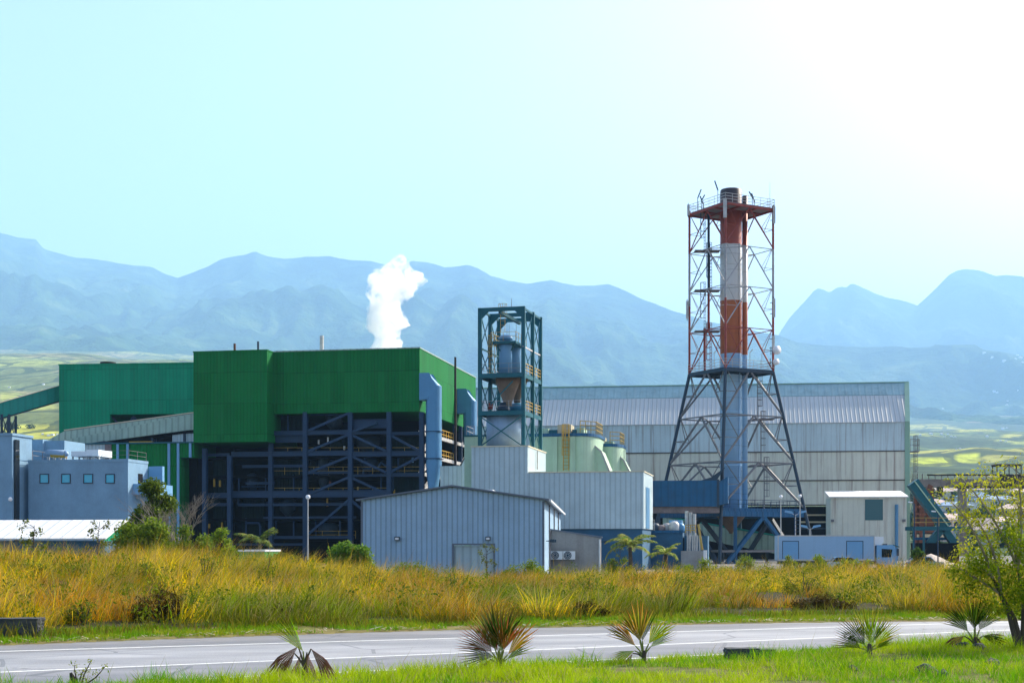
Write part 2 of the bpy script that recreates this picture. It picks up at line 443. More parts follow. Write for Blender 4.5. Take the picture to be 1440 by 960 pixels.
# ------------------------------------------------------------------ road
def road_mat():
    m, k, b = base_mat('asphalt')
    g = k.new('ShaderNodeNewGeometry'); P = g.outputs['Position']
    sx = k.new('ShaderNodeSeparateXYZ'); k.link(P, sx.inputs[0])
    # distance across the carriageway, in lanes
    off = k.math('SUBTRACT', sx.outputs['Y'], k.math('MULTIPLY', sx.outputs['X'], .52))
    mp = k.new('ShaderNodeMapping'); mp.inputs['Rotation'].default_value = (0, 0, R(-27)); mp.inputs['Scale'].default_value = (.12, 1.2, 1)
    k.link(P, mp.inputs[0])
    n1 = k.noise(mp.outputs[0], 1.0, 5, .6); n2 = k.noise(P, 22, 3); n3 = k.noise(P, .5, 4)
    lane = k.ramp(k.math('DIVIDE', k.math('SUBTRACT', off, 20.), 20.), [(.0, (.2, .19, .19)), (.3, (.2, .19, .19)), (.34, (.31, .3, .3)), (.52, (.34, .33, .33)), (.56, (.2, .185, .18)), (.8, (.23, .2, .175))])
    f = k.math('ADD', k.math('MULTIPLY', n1, .5), k.math('ADD', k.math('MULTIPLY', n2, .25), k.math('MULTIPLY', n3, .25)))
    c = k.mix(1.0, lane, k.ramp(f, [(.36, (.62,) * 3), (.62, (1.2,) * 3)]), 'MULTIPLY')
    vo = k.new('ShaderNodeTexVoronoi', feature='DISTANCE_TO_EDGE'); vo.inputs['Scale'].default_value = .33
    wp = k.new('ShaderNodeVectorMath', operation='MULTIPLY_ADD'); k.link(k.new('ShaderNodeTexNoise').outputs['Color'], wp.inputs[0]); wp.inputs[1].default_value = (1.6, 1.6, 0); k.link(P, wp.inputs[2]); k.link(wp.outputs[0], vo.inputs['Vector'])
    crack = k.math('MULTIPLY', k.math('LESS_THAN', vo.outputs['Distance'], .012), k.math('GREATER_THAN', n3, .5))
    c = k.mix(k.math('MULTIPLY', crack, .55), c, (.06, .06, .06))
    tr = k.math('ABSOLUTE', k.math('SINE', k.math('MULTIPLY', off, 1.72)))
    c = k.mix(k.math('MULTIPLY', k.math('MULTIPLY', k.math('SUBTRACT', tr, .55), 2., True), .28), c, (.1, .098, .1))
    c = k.mix(k.math('MULTIPLY', k.math('GREATER_THAN', k.noise(mp.outputs[0], .35, 1), .58), .22), c, (.1, .1, .1))
    k.link(c, b.inputs['Base Color']); b.inputs['Roughness'].default_value = .52; b.inputs['Specular IOR Level'].default_value = .45
    bp = k.new('ShaderNodeBump'); bp.inputs['Distance'].default_value = .01; k.link(n2, bp.inputs['Height']); k.link(bp.outputs[0], b.inputs['Normal'])
    m, k, b = base_mat('road_paint')
    g = k.new('ShaderNodeNewGeometry')
    n = k.noise(g.outputs['Position'], 9, 5, .7)
    k.link(k.ramp(n, [(.32, (.3, .3, .3)), (.45, (.72, .71, .68))]), b.inputs['Base Color']); b.inputs['Roughness'].default_value = .6
road_mat()
def sheet(name, f0, f1, z, mat, x0=-40, x1=60, n=120):
    xs = np.linspace(x0, x1, n); v = []; f = []
    for x in xs: v += [(x, float(f0(x)), z), (x, float(f1(x)), z)]
    for i in range(n - 1): f.append((2 * i, 2 * i + 2, 2 * i + 3, 2 * i + 1))
    mb = MB(); mb.add(v, f); return mb.build(name, mat)
struct(sheet('road', lambda x: near_edge(x) - .0, lambda x: far_edge(x), 0.0, 'asphalt'))
for f in (lambda x: 30.9 + .451 * x, lambda x: 26.75 + .559 * x):
    struct(sheet('road_marking', lambda x, f=f: f(x) - .085, lambda x, f=f: f(x) + .085, .004, 'road_paint'))
mb = MB()
for i in range(-8, 14):     # broken line along the near lane
    a = i * 5.6 + .9; 
    if i == -1: pass
    xs = np.linspace(a, a + 4.3, 5); v = []; fcs = []
    for x in xs: y = 23.75 + .558 * x; v += [(x, y - .08, .004), (x, y + .08, .004)]
    for j in range(4): fcs.append((2 * j, 2 * j + 2, 2 * j + 3, 2 * j + 1))
    mb.add(v, fcs)
struct(mb.build('road_marking', 'road_paint'))

# ------------------------------------------------------------------ mountains
def rock_mat():
    m, k, b = base_mat('mountain_slope')
    g = k.new('ShaderNodeNewGeometry'); P = g.outputs['Position']
    n = k.noise(P, .0018, 8, .62)
    sep = k.new('ShaderNodeSeparateXYZ'); k.link(g.outputs['Normal'], sep.inputs[0])
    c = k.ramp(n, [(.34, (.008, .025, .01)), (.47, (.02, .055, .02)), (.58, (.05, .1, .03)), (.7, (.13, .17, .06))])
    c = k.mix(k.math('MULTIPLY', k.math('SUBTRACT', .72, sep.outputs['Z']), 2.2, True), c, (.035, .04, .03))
    k.link(c, b.inputs['Base Color']); b.inputs['Roughness'].default_value = 1; b.inputs['Specular IOR Level'].default_value = .05
    bp = k.new('ShaderNodeBump'); bp.inputs['Distance'].default_value = 130; bp.inputs['Strength'].default_value = 1.
    k.link(k.noise(P, .0045, 6, .6), bp.inputs['Height']); k.link(bp.outputs[0], b.inputs['Normal'])
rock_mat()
def range_mesh(name, ridge, dist, foot_d, foot_drop, seed, amp, rows=150, step=5, back=.35):
    q = np.arange(-1400, 2841, step, dtype=float)
    px, py = zip(*ridge); rp = np.interp(q, px, py)
    # soften the straight pieces between surveyed points
    rp = rp + 3.2 * (fbm(q / 26., q * 0 + seed, 4, seed) - .5)
    dpx, dd = zip(*dist); rd = np.interp(q, dpx, dd)
    t = np.linspace(0, 1 + back, rows)
    Qm, T = np.meshgrid(q, t); RD = np.broadcast_to(rd, Qm.shape); RPz = np.broadcast_to(CAMZ + (765 - rp) * rd / FP, Qm.shape)
    Dm = foot_d + (RD - foot_d) * T
    X = (Qm - 720) / FP * Dm
    zf = zg((q - 720) / FP * foot_d, np.full_like(q, foot_d)) - foot_drop
    tc = np.clip(T, 0, 1)
    prof = .55 * tc ** 1.15 + .45 * tc ** 2.2
    Z = zf + (RPz - zf) * prof
    env = np.sin(np.pi * tc ** 1.1) ** .8
    rid = fbm(X / 1700. + .12 * (Dm / 1000), Dm / 5200., 5, seed + 5, True) - .55
    rid2 = fbm(X / 640., Dm / 1700., 4, seed + 9, True) - .55
    Z = Z + env * amp * (rid * 1.6 + rid2 * .85)
    over = np.clip(T - 1, 0, 1); Z = Z - over * (RPz - zf) * 1.3
    nr, nc = Qm.shape; ix = np.arange(nr * nc).reshape(nr, nc)
    qd = np.stack([ix[:-1, :-1], ix[:-1, 1:], ix[1:, 1:], ix[1:, :-1]], -1).reshape(-1, 4)
    return struct(np_mesh(name, np.stack([X, Dm, Z], -1).reshape(-1, 3), qd, None, None, 'mountain_slope', smooth=True))
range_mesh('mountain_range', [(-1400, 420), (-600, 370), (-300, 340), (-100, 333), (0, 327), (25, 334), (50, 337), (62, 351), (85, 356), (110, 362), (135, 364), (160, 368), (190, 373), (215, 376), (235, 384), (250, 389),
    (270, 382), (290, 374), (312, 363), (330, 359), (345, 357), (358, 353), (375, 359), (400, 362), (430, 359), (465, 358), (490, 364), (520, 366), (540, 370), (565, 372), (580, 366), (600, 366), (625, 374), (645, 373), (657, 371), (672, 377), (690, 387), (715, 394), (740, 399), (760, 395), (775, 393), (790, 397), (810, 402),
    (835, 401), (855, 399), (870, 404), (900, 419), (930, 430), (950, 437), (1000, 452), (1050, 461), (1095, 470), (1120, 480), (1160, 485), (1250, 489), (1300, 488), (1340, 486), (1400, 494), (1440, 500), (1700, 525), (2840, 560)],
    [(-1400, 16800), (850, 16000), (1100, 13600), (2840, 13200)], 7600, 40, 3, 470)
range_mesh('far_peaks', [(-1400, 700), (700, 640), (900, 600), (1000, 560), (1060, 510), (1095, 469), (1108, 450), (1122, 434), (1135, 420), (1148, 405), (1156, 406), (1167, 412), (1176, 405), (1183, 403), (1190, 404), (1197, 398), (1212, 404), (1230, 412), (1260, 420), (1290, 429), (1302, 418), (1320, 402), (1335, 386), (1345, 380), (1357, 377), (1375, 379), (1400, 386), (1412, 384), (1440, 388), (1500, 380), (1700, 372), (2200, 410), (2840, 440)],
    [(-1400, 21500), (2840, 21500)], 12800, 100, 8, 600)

# ------------------------------------------------------------------ sky, sun, haze, camera
SUND = Vector((1.2, 1.0, 1.15)).normalized()
SUN_EL = math.asin(SUND.z); SUN_AZ = math.atan2(SUND.x, SUND.y)
W = bpy.data.worlds.new('World'); SC.world = W; W.use_nodes = True
wt = W.node_tree; bg = wt.nodes['Background']
sky = wt.nodes.new('ShaderNodeTexSky'); sky.sky_type = 'NISHITA'; sky.sun_disc = False
sky.sun_elevation = SUN_EL; sky.sun_rotation = SUN_AZ
sky.air_density = .9; sky.dust_density = 3.6; sky.ozone_density = .35; sky.altitude = 0
wt.links.new(sky.outputs[0], bg.inputs[0]); bg.inputs[1].default_value = .135
sl = bpy.data.lights.new('sun', 'SUN'); sl.energy = 5.0; sl.angle = R(.5); sl.color = (1, .92, .78)
so = bpy.data.objects.new('sun', sl); COL.objects.link(so)
so.rotation_euler = (-SUND).to_track_quat('-Z', 'Y').to_euler(); so.location = (0, 0, 80)

HAZE_DENS = .78e-4
def haze():
    m = bpy.data.materials.new('haze'); m.use_nodes = True; MATS['haze'] = m
    n = m.node_tree.nodes; n.remove(n['Principled BSDF'])
    pv = n.new('ShaderNodeVolumePrincipled')
    pv.inputs['Color'].default_value = (.385, .665, 1.0, 1); pv.inputs['Density'].default_value = HAZE_DENS
    pv.inputs['Anisotropy'].default_value = .05
    m.node_tree.links.new(pv.outputs[0], n['Material Output'].inputs['Volume'])
    o = MB().box(-36000, 36000, -40, 31000, -4, 4500).build('haze', 'haze'); o['kind'] = 'stuff'
haze()

cd = bpy.data.cameras.new('camera'); cam = bpy.data.objects.new('camera', cd); COL.objects.link(cam)
cam.location = (0, 0, CAMZ); cam.rotation_euler = (R(90), 0, 0)
cd.sensor_width = 36; cd.lens = 50.0; cd.shift_y = 285 / 1440.; cd.clip_start = .2; cd.clip_end = 90000
SC.camera = cam
SC.view_settings.view_transform = 'Standard'; SC.view_settings.look = 'None'; SC.view_settings.gamma = 1
SC.view_settings.use_curve_mapping = False; SC.view_settings.exposure = EXPO
cy = SC.cycles; SC.render.engine = 'CYCLES'
cy.max_bounces = 10; cy.diffuse_bounces = 3; cy.glossy_bounces = 2; cy.transmission_bounces = 4; cy.volume_bounces = 8; cy.transparent_max_bounces = 8
cy.use_denoising = True; cy.denoiser = 'OPENIMAGEDENOISE'; cy.sample_clamp_indirect = 6
cy.use_adaptive_sampling = True; cy.adaptive_threshold = .015
# ================================================================== PLANT BUILDINGS
GZP = -.8
A0 = -11.
def win(F, px0, px1, py0, py1, parent, glassm='glass_blue', framem='dark_steel', v=0.):
    u0, u1 = F.u(px0), F.u(px1); z0, z1 = F.z(py1, u0), F.z(py0, u0)
    fr = MB()
    w = .09
    fr.fbox(F, u0, u1, v - .07, v - .003, z1 - w, z1).fbox(F, u0, u1, v - .07, v - .003, z0, z0 + w)
    fr.fbox(F, u0, u0 + w, v - .07, v - .003, z0 + w, z1 - w).fbox(F, u1 - w, u1, v - .07, v - .003, z0 + w, z1 - w)
    f = fr.build('window', framem, parent)
    MB().fbox(F, u0 + w, u1 - w, v - .03, v - .004, z0 + w, z1 - w).build('pane', glassm, f)
    return f

# ---- left concrete block A
F = Fr(17, 148, A0); zt = F.z(612); u0 = F.u(-80); v1 = F.v(45)
t = thing('concrete_block', 'tall grey concrete block cut by the left edge of the photo', 'building', F.p(-5, 3, GZP))
MB().fbox(F, u0, 0, 0, v1, GZP, zt).build('wall', 'plaster', t)
MB().fbox(F, u0 - .1, .12, -.12, v1 + .1, zt + .003, zt + .25).build('parapet', 'plaster', t)
MB().fbox(F, .002, .22, .35, 1.1, GZP, zt - .4).build('window_strip', 'glass_dark', t)
mb = MB(); mb.bar(F.p(-.1, -.3, F.z(704)), F.p(-.1, 0, F.z(704)), .08); mb.lathe(F.p(.0, -.35, F.z(705)), [(.02, 0), (.2, .1), (.24, .28), (.12, .45), (.02, .5)], 10)
mb.build('wall_lamp', 'lamp_white', t)

# ---- office block B with four windows
F = Fr(40, 150, A0); zt = F.z(646.5); u1 = F.u(180); v1 = F.v(208, u1)
t = thing('office_block', 'blue grey rendered office block with four square windows in a row', 'building', F.p(u1 / 2, 3, GZP))
MB().fbox(F, 0, u1, 0, v1, GZP, zt - .3).build('wall', 'plaster', t)
MB().fbox(F, -.04, u1 + .04, -.04, v1 + .04, zt - .297, zt).build('parapet', 'plaster', t)
for a, b in ((56, 69), (86.5, 99.5), (117.5, 131), (148.5, 161.5)): win(F, a, b, 666, 679.5, t)
MB().fbox(F, F.u(45, 4), F.u(60, 4), 4, 9, zt + .003, F.z(617.5, 0, 4)).fbox(F, F.u(60, 4) + .003, F.u(88, 4), 4.4, 9, zt + .003, F.z(619, 0, 4)).build('penthouse', 'plaster', t)
mb = MB(); mb.rail([F.p(.3, .3, zt), F.p(.3, v1 - .3, zt)], 1.0, .05); mb.rail([F.p(F.u(140), .5, zt), F.p(u1 - .2, .5, zt), F.p(u1 - .2, v1, zt)], .9, .03)
mb.build('roof_railing', 'gray_steel', t)
# side landing
va, vb = F.v(187, u1), F.v(207, u1)
mb = MB(); mb.fbox(F, u1 + .003, u1 + 2.0, va, vb + 2, F.z(695, u1, va), F.z(692.5, u1, va)).fbox(F, u1 + 1.9, u1 + 2.0, va, vb + 2, F.z(692.3, u1, va), F.z(680, u1, va))
mb.fbox(F, u1 + .003, u1 + 1.897, va, va + .1, F.z(692.3, u1, va), F.z(680, u1, va)); mb.build('side_landing', 'lightblue_panel', t)
MB().fbox(F, u1 + .003, u1 + 1.6, vb + .3, vb + .8, F.z(692, u1), F.z(652, u1)).build('stair_screen', 'lightblue_panel', t)
MB().fbox(F, u1 + .003, u1 + .06, va + 1.2, va + 2.2, F.z(692, u1), F.z(664, u1)).build('door', 'dark', t)
# roof gear
za = zt + .003; d0 = F.dep(0, 3)
c0 = F.p(F.u(63, 2.5), 2.5, za + .9); c1 = F.p(F.u(96, 2.5), 2.5, za + .75)
rt = thing('roof_tank', 'silver capsule tank with a yellow band on the office block roof', 'tank', F.p(F.u(80, 2.5), 2.5, za))
prof = MB(); n = 8
ax = (c1 - c0)
prof.path([c0, c0 + ax * .12, c0 + ax * .88, c1], [.12, .4, .4, .15], 14); prof.build('vessel', 'silver', rt, True)
mb = MB(); q0 = c0 + ax * .3; mb.tube(q0 - Vector((0, 0, .1)), c0 + ax * .9 - Vector((0, 0, .1)), .375, .375, 14); mb.build('yellow_band', 'yellow', rt)
mb = MB()
for f in (.15, .4, .65, .9): p = c0 + ax * f; mb.bar(p - Vector((0, -.3, .4)), Vector((p.x, p.y + .3, za)), .08).bar(p - Vector((0, .3, .4)), Vector((p.x, p.y - .3, za)), .08)
mb.build('stand', 'galv', rt)
ac = thing('rooftop_chiller', 'white boxy chiller on legs on the office block roof', 'air conditioner', F.p(F.u(120, 2), 2, za))
zb = F.z(642, 0, 2); zc = F.z(635, 0, 2)
MB().fbox(F, F.u(100, 2), F.u(122, 2), 2, 5, zb, zc).fbox(F, F.u(122, 2) + .003, F.u(139, 2), 1.9, 5, zb, zc + .15).build('casing', 'white_paint', ac)
mb = MB()
for a in (101, 110, 121, 130, 138): mb.fbox(F, F.u(a, 2.2), F.u(a, 2.2) + .12, 2.2, 2.4, za, zb - .003).fbox(F, F.u(a, 2.2), F.u(a, 2.2) + .12, 4.6, 4.8, za, zb - .003)
mb.build('stand', 'galv', ac)

# ---- low white roofed building
F = Fr(148, 100, A0); ze = F.z(757); v1 = 3.3; zr = F.z(732, 0, v1); u0 = F.u(-90)
t = thing('white_roofed_building', 'low building with a long sunlit white roof in the left foreground field', 'building', F.p(-6, 3, -.6))
MB().fbox(F, u0, -.25, .25, 2 * v1 - .25, -.9, ze - .15).build('wall', 'plinth', t)
MB().prism([F.p(-.25, .3, ze - .15), F.p(-.25, 2 * v1 - .3, ze - .15), F.p(-.25, v1, zr - .2)], F.p(-.1, 0, 0) - F.p(0, 0, 0)).build('gable', 'teal_clad', t)
mb = MB()
mb.prism([F.p(u0, -.15, ze - .06), F.p(.1, -.15, ze - .06), F.p(.1, v1, zr), F.p(u0, v1, zr)], (0, 0, .09))
mb.prism([F.p(u0, v1 + .003, zr), F.p(.1, v1 + .003, zr), F.p(.1, 2 * v1 + .15, ze - .06), F.p(u0, 2 * v1 + .15, ze - .06)], (0, 0, .09))
mb.build('roof', 'white_roof', t)

# ---- fuel hall (teal green)
F = Fr(83, 234, -6.); u1 = F.u(300); zt = F.z(513.5)
oa, ob, z0o, z1o = F.u(155), F.u(246), F.z(640, F.u(155)), F.z(582.5, F.u(155))
t = thing('fuel_hall', 'teal green corrugated fuel hall left of the dark green boiler house', 'building', F.p(10, 10, GZP))
mb = MB(); mb.fbox(F, 0, oa, 0, 30, GZP, zt).fbox(F, oa + .003, ob - .003, 0, 30, z1o, zt - .003).fbox(F, ob, u1, 0, 30, GZP, zt)
mb.build('wall', 'teal_clad', t)
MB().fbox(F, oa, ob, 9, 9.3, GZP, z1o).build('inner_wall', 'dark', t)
mb = MB()
for i in range(3):
    a = oa + (ob - oa) * i / 3; b = oa + (ob - oa) * (i + 1) / 3
    mb.bar(F.p(a, 1, z1o - .3), F.p((a + b) / 2, 1, z1o - 2.6), .3).bar(F.p((a + b) / 2, 1, z1o - 2.6), F.p(b, 1, z1o - .3), .3)
mb.bar(F.p(oa, 1, z1o - 2.8), F.p(ob, 1, z1o - 2.8), .3); mb.build('truss', 'steel', t)
MB().fbox(F, -.1, u1, -.12, 30, zt + .003, zt + .18).build('roof', 'teal_clad', t)
MB().lathe(F.p(F.u(152, 4), 4, zt + .15), [(1.0, 0), (1.0, .35), (1.3, .4), (1.3, .75), (.2, .8)], 16).build('roof_vent', 'brown_black', t)

# ---- upper conveyor gallery at the left edge
a = S(83, 552.5, 238); b = S(-90, 603, 226)
t = thing('conveyor_gallery', 'enclosed teal conveyor gallery sloping up into the fuel hall at far left', 'conveyor', (b + a) / 2)
MB().bar(a, b, 3.0, 2.35).build('housing', 'gallery_green', t)
MB().bar(a + Vector((0, 0, 1.25)), b + Vector((0, 0, 1.25)), 3.3, .1).build('roof', 'cream_trim', t)
MB().bar(a - Vector((0, 0, 1.35)), b - Vector((0, 0, 1.35)), 2.6, .28).build('underframe', 'dark_steel', t)
mb = MB(); xs = [S(5.5, 0, 229).x, S(16, 0, 229).x]; ztt = S(10, 583, 229).z
for y in (228, 231):
    for x in xs: mb.bar((x, y, -.5), (x, y, ztt), .3)
    for k in range(5):
        h0, h1 = ztt - k * 3.7, ztt - (k + 1) * 3.7
        mb.bar((xs[0], y, h0), (xs[1], y, h1), .12).bar((xs[1], y, h0), (xs[0], y, h1), .12).bar((xs[0], y, h1), (xs[1], y, h1), .15)
mb.build('trestle', 'dark_steel', t)

# ---- lower conveyor gallery
a = S(274, 592, 206); b = S(90, 617, 211); c = S(52, 632, 212)
t = thing('conveyor_gallery', 'grey green conveyor gallery with a cream roof edge rising beneath the fuel hall', 'conveyor', (a + b) / 2)
hh = Vector((0, 0, 2.3)); off = Vector((.5, 2.8, 0))
MB().prism([a - hh / 2, a + hh / 2, b + hh / 2, c + hh / 2 - Vector((0, 0, .6)), c - hh / 2, b - hh / 2], off).build('housing', 'gallery_clad', t)
up = Vector((0, 0, 1.22))
MB().prism([a + up, a + up + Vector((0, 0, .16)), b + up + Vector((0, 0, .16)), b + up], off * 1.06 + Vector((0, -.0, 0))).build('roof', 'cream_trim', t)
MB().bar(a - Vector((-.2, -1.4, 1.35)), b - Vector((-.2, -1.4, 1.35)), 2.2, .3).build('underframe', 'dark', t)
for px in (212, 256):
    f = (px - 90) / 181.; p = b.lerp(a, f); MB().bar((p.x, p.y + .6, -.5), (p.x, p.y + .6, p.z - 1.5), .35).bar((p.x, p.y + 2.4, -.5), (p.x, p.y + 2.4, p.z - 1.5), .35).build('support_leg', 'dark_steel', t)

# ---- low green building below the gallery
F = Fr(88, 208, A0); zt = F.z(624, F.u(180))
t = thing('low_green_building', 'low dark green corrugated building between the office block and the boiler house', 'building', F.p(8, 4, GZP))
u1, u2, u3, u4 = F.u(148), F.u(157), F.u(254), F.u(273)
MB().fbox(F, 0, u1 - .003, 0, 8, GZP, F.z(624.5)).build('pale_wall', 'annex_clad', t)
MB().fbox(F, u1, u2 - .003, -.15, 8, GZP, F.z(624)).build('brown_wall', 'rust_gray', t)
MB().fbox(F, u2, u3, 0, 8, GZP, zt).fbox(F, u3 + .003, u4, 0, 8, F.z(643, u3), zt).build('green_wall', 'green_clad', t)
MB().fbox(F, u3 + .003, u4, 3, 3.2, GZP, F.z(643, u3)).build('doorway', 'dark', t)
for px in (166, 180, 238, 251, 268):
    MB().fbox(F, F.u(px) - .18, F.u(px) + .18, -.2, -.004, F.z(643, u3) if px > 255 else GZP, zt).build('post', 'lightblue_panel', t)
MB().fbox(F, -.1, u4, -.25, 8, zt + .003, zt + .2).build('roof', 'teal_steel', t)
MB().fbox(F, F.u(232), u4, 2.5, 7, zt + .21, F.z(607, u4)).build('roof_cabin', 'annex_clad', t)
mb = MB(); mb.prism([F.p(F.u(118), 1, zt + .21), F.p(F.u(142), 1, F.z(619, 5)), F.p(F.u(166), 1, zt + .21)], F.p(0, 3, 0) - F.p(0, 0, 0)); mb.build('roof_dormer', 'dark_steel', t)
MB().fbox(F, F.u(176), F.u(208), 1.2, 2.0, zt + .21, zt + .45).build('yellow_walkway', 'yellow', t)
mb = MB(); mb.rail([F.p(F.u(160), -.6, zt - 4.4), F.p(F.u(182), -.6, zt - 4.4)], 1.2, .05).rail([F.p(F.u(195), -.6, zt - 5), F.p(F.u(217), -.6, zt - 5)], 1.2, .05); mb.build('railing', 'steel', t)

# ================================================================== BOILER HOUSE
F = Fr(590, 200, A0)
zt = F.z(489.5); zb = F.z(578); V1 = F.v(669, 0)
bh = thing('boiler_house', 'big boiler house, dark green cladding above an open blue steel frame', 'building', F.p(-12, 12, GZP))
uL = F.u(272); uB = F.u(375.5, -2.6); uP = F.u(272, -2.6)
MB().fbox(F, uP + .1, 0, 0, V1, zb, zt).build('upper_cladding', 'green_clad', bh)
MB().fbox(F, uP, uB, -2.6, 10, F.z(622, uP, -2.6), zt - .12).fbox(F, uP - .06, uB + .06, -2.68, -.05, zt - .117, zt + .05).build('projecting_bay', 'green_clad', bh)
mb = MB(); mb.fbox(F, uB + .1, .08, -.08, V1 + .08, zt + .003, zt + .16); mb.build('roof_edge', 'gallery_clad', bh)
def fz(py): return F.z(py, -10)
# roof stacks
for px, top, r, mt, v in ((330, 483, .18, 'rust', 5), (363, 480, .16, 'dark_steel', 5), (452.5, 472, .3, 'galv', 6)):
    u = F.u(px, v); MB().tube(F.p(u, v, zt + .1), F.p(u, v, F.z(top, u, v)), r, r, 10).build('roof_stack', mt, bh)
# frame columns: (px, bottom py, top py)
colpx = [(287, 630, -1.2), (322, 640, -1.2), (380, 579, 0.2), (428.5, 579, 0), (492, 579, 0), (546.5, 579, 0), (592.5, 579, 0)]
for px, py, v in colpx:
    u = F.u(px, v)
    w = .32
    mb = MB(); mb.fbox(F, u - w, u + w, v, v + .08, GZP, F.z(py, u, v)).fbox(F, u - w, u + w, v + .62, v + .7, GZP, F.z(py, u, v)).fbox(F, u - .06, u + .06, v + .083, v + .617, GZP, F.z(py, u, v))
    mb.build('column', 'steel', bh)
def beam(py, pxa, pxb, h=.6, mt='steel', v=.1, name='beam'):
    ua, ub = F.u(pxa, v), F.u(pxb, v); z = F.z(py, (ua + ub) / 2, v)
    mb = MB(); mb.fbox(F, ua, ub, v - .05, v + .4, z - h / 2, z - h / 2 + .08).fbox(F, ua, ub, v - .05, v + .4, z + h / 2 - .08, z + h / 2).fbox(F, ua, ub, v + .12, v + .2, z - h / 2 + .083, z + h / 2 - .083)
    mb.build(name, mt, bh)
for py, a, b, h in ((608, 380, 492, .75), (608, 492, 546, .45), (637.5, 325, 492, .85), (637.5, 492, 592, .85), (655, 340, 428, .45), (664, 430, 492, .4), (668, 492, 546, .4), (609, 546, 592, .5), (667, 546, 592, .6),
                    (694, 320, 548, 1.2), (709, 335, 495, .45), (755, 385, 492, .5), (765, 330, 430, .4), (696, 287, 322, .9), (709, 287, 322, .5), (639, 287, 322, .5), (679, 345, 385, .4), (727, 370, 500, .35)):
    beam(py, a, b, h * .82)
beam(616, 380, 428, 1.2, 'steel', .6, 'girder'); beam(595.5, 495, 546, 1.3, 'steel', .6, 'girder')
def brace(p0, p1, w=.34, v=.25):
    u0, u1 = F.u(p0[0], v), F.u(p1[0], v)
    MB().bar(F.p(u0, v, F.z(p0[1], u0, v)), F.p(u1, v, F.z(p1[1], u1, v)), w).build('brace', 'steel', bh)
for a, b in (((432, 606), (490, 581)), ((432, 635), (490, 611)), ((432, 665), (490, 642)), ((436, 694), (490, 671)), ((495, 607), (530, 594)), ((494, 611), (543, 634)), ((494, 641), (543, 664)), ((494, 671), (543, 694)),
             ((432, 752), (490, 703)), ((494, 703), (512, 718)), ((548, 611), (590, 634)), ((548, 664), (590, 642))): brace(a, b)
# floors, back wall, end wall, soffit
zf = [F.z(y, -10) for y in (609.5, 640, 667, 696.5, 728, 757)]
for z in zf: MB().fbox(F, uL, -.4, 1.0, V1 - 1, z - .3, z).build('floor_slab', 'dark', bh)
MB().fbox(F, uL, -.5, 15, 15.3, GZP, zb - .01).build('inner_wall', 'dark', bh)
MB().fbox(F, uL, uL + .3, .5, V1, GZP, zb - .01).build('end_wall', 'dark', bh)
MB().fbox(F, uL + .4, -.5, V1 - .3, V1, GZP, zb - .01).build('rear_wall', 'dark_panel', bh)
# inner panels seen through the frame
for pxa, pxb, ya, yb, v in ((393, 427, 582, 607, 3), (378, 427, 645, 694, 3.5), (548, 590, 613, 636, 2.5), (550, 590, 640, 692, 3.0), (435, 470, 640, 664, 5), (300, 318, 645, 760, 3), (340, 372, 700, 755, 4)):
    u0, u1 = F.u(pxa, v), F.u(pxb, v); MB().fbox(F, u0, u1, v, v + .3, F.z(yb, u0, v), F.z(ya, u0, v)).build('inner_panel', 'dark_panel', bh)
# vessels and ducts inside
for px, ya, yb, r, v, mt in ((470, 580, 606, 1.2, 4, 'dark_steel'), (478, 612, 636, 1.4, 4, 'dark_panel'), (520, 640, 666, 1.3, 3, 'steel'), (518, 612, 636, 1.7, 4, 'dark_steel'), (455, 640, 694, .8, 3, 'dark_steel'), (405, 700, 726, 1.2, 3, 'dark_steel'), (462, 735, 756, 1.5, 3.5, 'dark_steel'), (525, 700, 752, 1.0, 3, 'dark_steel'), (355, 665, 694, .8, 3, 'dark_steel')):
    u = F.u(px, v); z0, z1 = F.z(yb, u, v), F.z(ya, u, v); h = z1 - z0
    MB().lathe(F.p(u, v, z0), [(r * .25, 0), (r, h * .35), (r, h * .9), (r * .4, h)], 16).build('process_vessel', mt, bh, True)
pp = []
def pipe(pts, r=.13, v=1.2, mt='steel'):
    P = [F.p(F.u(x, v), v, F.z(y, F.u(x, v), v)) for x, y in pts]
    MB().path(P, [r] * len(P), 8).build('pipe', mt, bh)
for pts in ([(510, 668), (512, 660), (532, 657), (536, 650), (543, 655)], [(536, 665), (536, 694)], [(405, 580), (405, 606)], [(374, 668), (374, 694)], [(413, 667), (413, 692)], [(336, 670), (336, 692)], [(346, 728), (346, 750)], [(388, 728), (388, 755)], [(413, 728), (413, 755)], [(444, 728), (444, 755)], [(478, 728), (478, 755)],
            [(512, 640), (512, 652)], [(345, 735), (364, 735), (366, 740), (366, 752)], [(335, 694), (335, 709), (492, 709)], [(553, 670), (553, 690)], [(437, 583), (489, 583)], [(340, 684), (372, 684)], [(560, 640), (560, 664)]):
    pipe(pts, .12 if len(pts) == 2 else .16)
for px, ya, yb in ((444, 611, 614), (478, 611, 614)):   # crane end carriages, yellow
    v = 2; u = F.u(px, v); MB().fbox(F, u - .55, u + .55, v, v + .4, F.z(yb, u, v), F.z(ya, u, v)).build('yellow_hoist', 'yellow', bh)
for px, ya, yb, mt in ((301, 672, 684, 'yellow'), (309, 675, 684, 'yellow'), (312, 734, 745, 'yellow'), (294, 736, 742, 'yellow'), (554, 688, 696, 'yellow'), (461, 612, 622, 'white_paint'), (484, 627, 632, 'white_paint'), (448, 618, 624, 'galv'), (464, 676, 684, 'rust'), (460, 700, 712, 'yellow'), (580, 643, 650, 'lightblue_panel'), (503, 684, 690, 'yellow')):
    v = 1.6; u = F.u(px, v); MB().fbox(F, u - .12, u + .12, v, v + .2, F.z(yb, u, v), F.z(ya, u, v)).build('small_post', mt, bh)
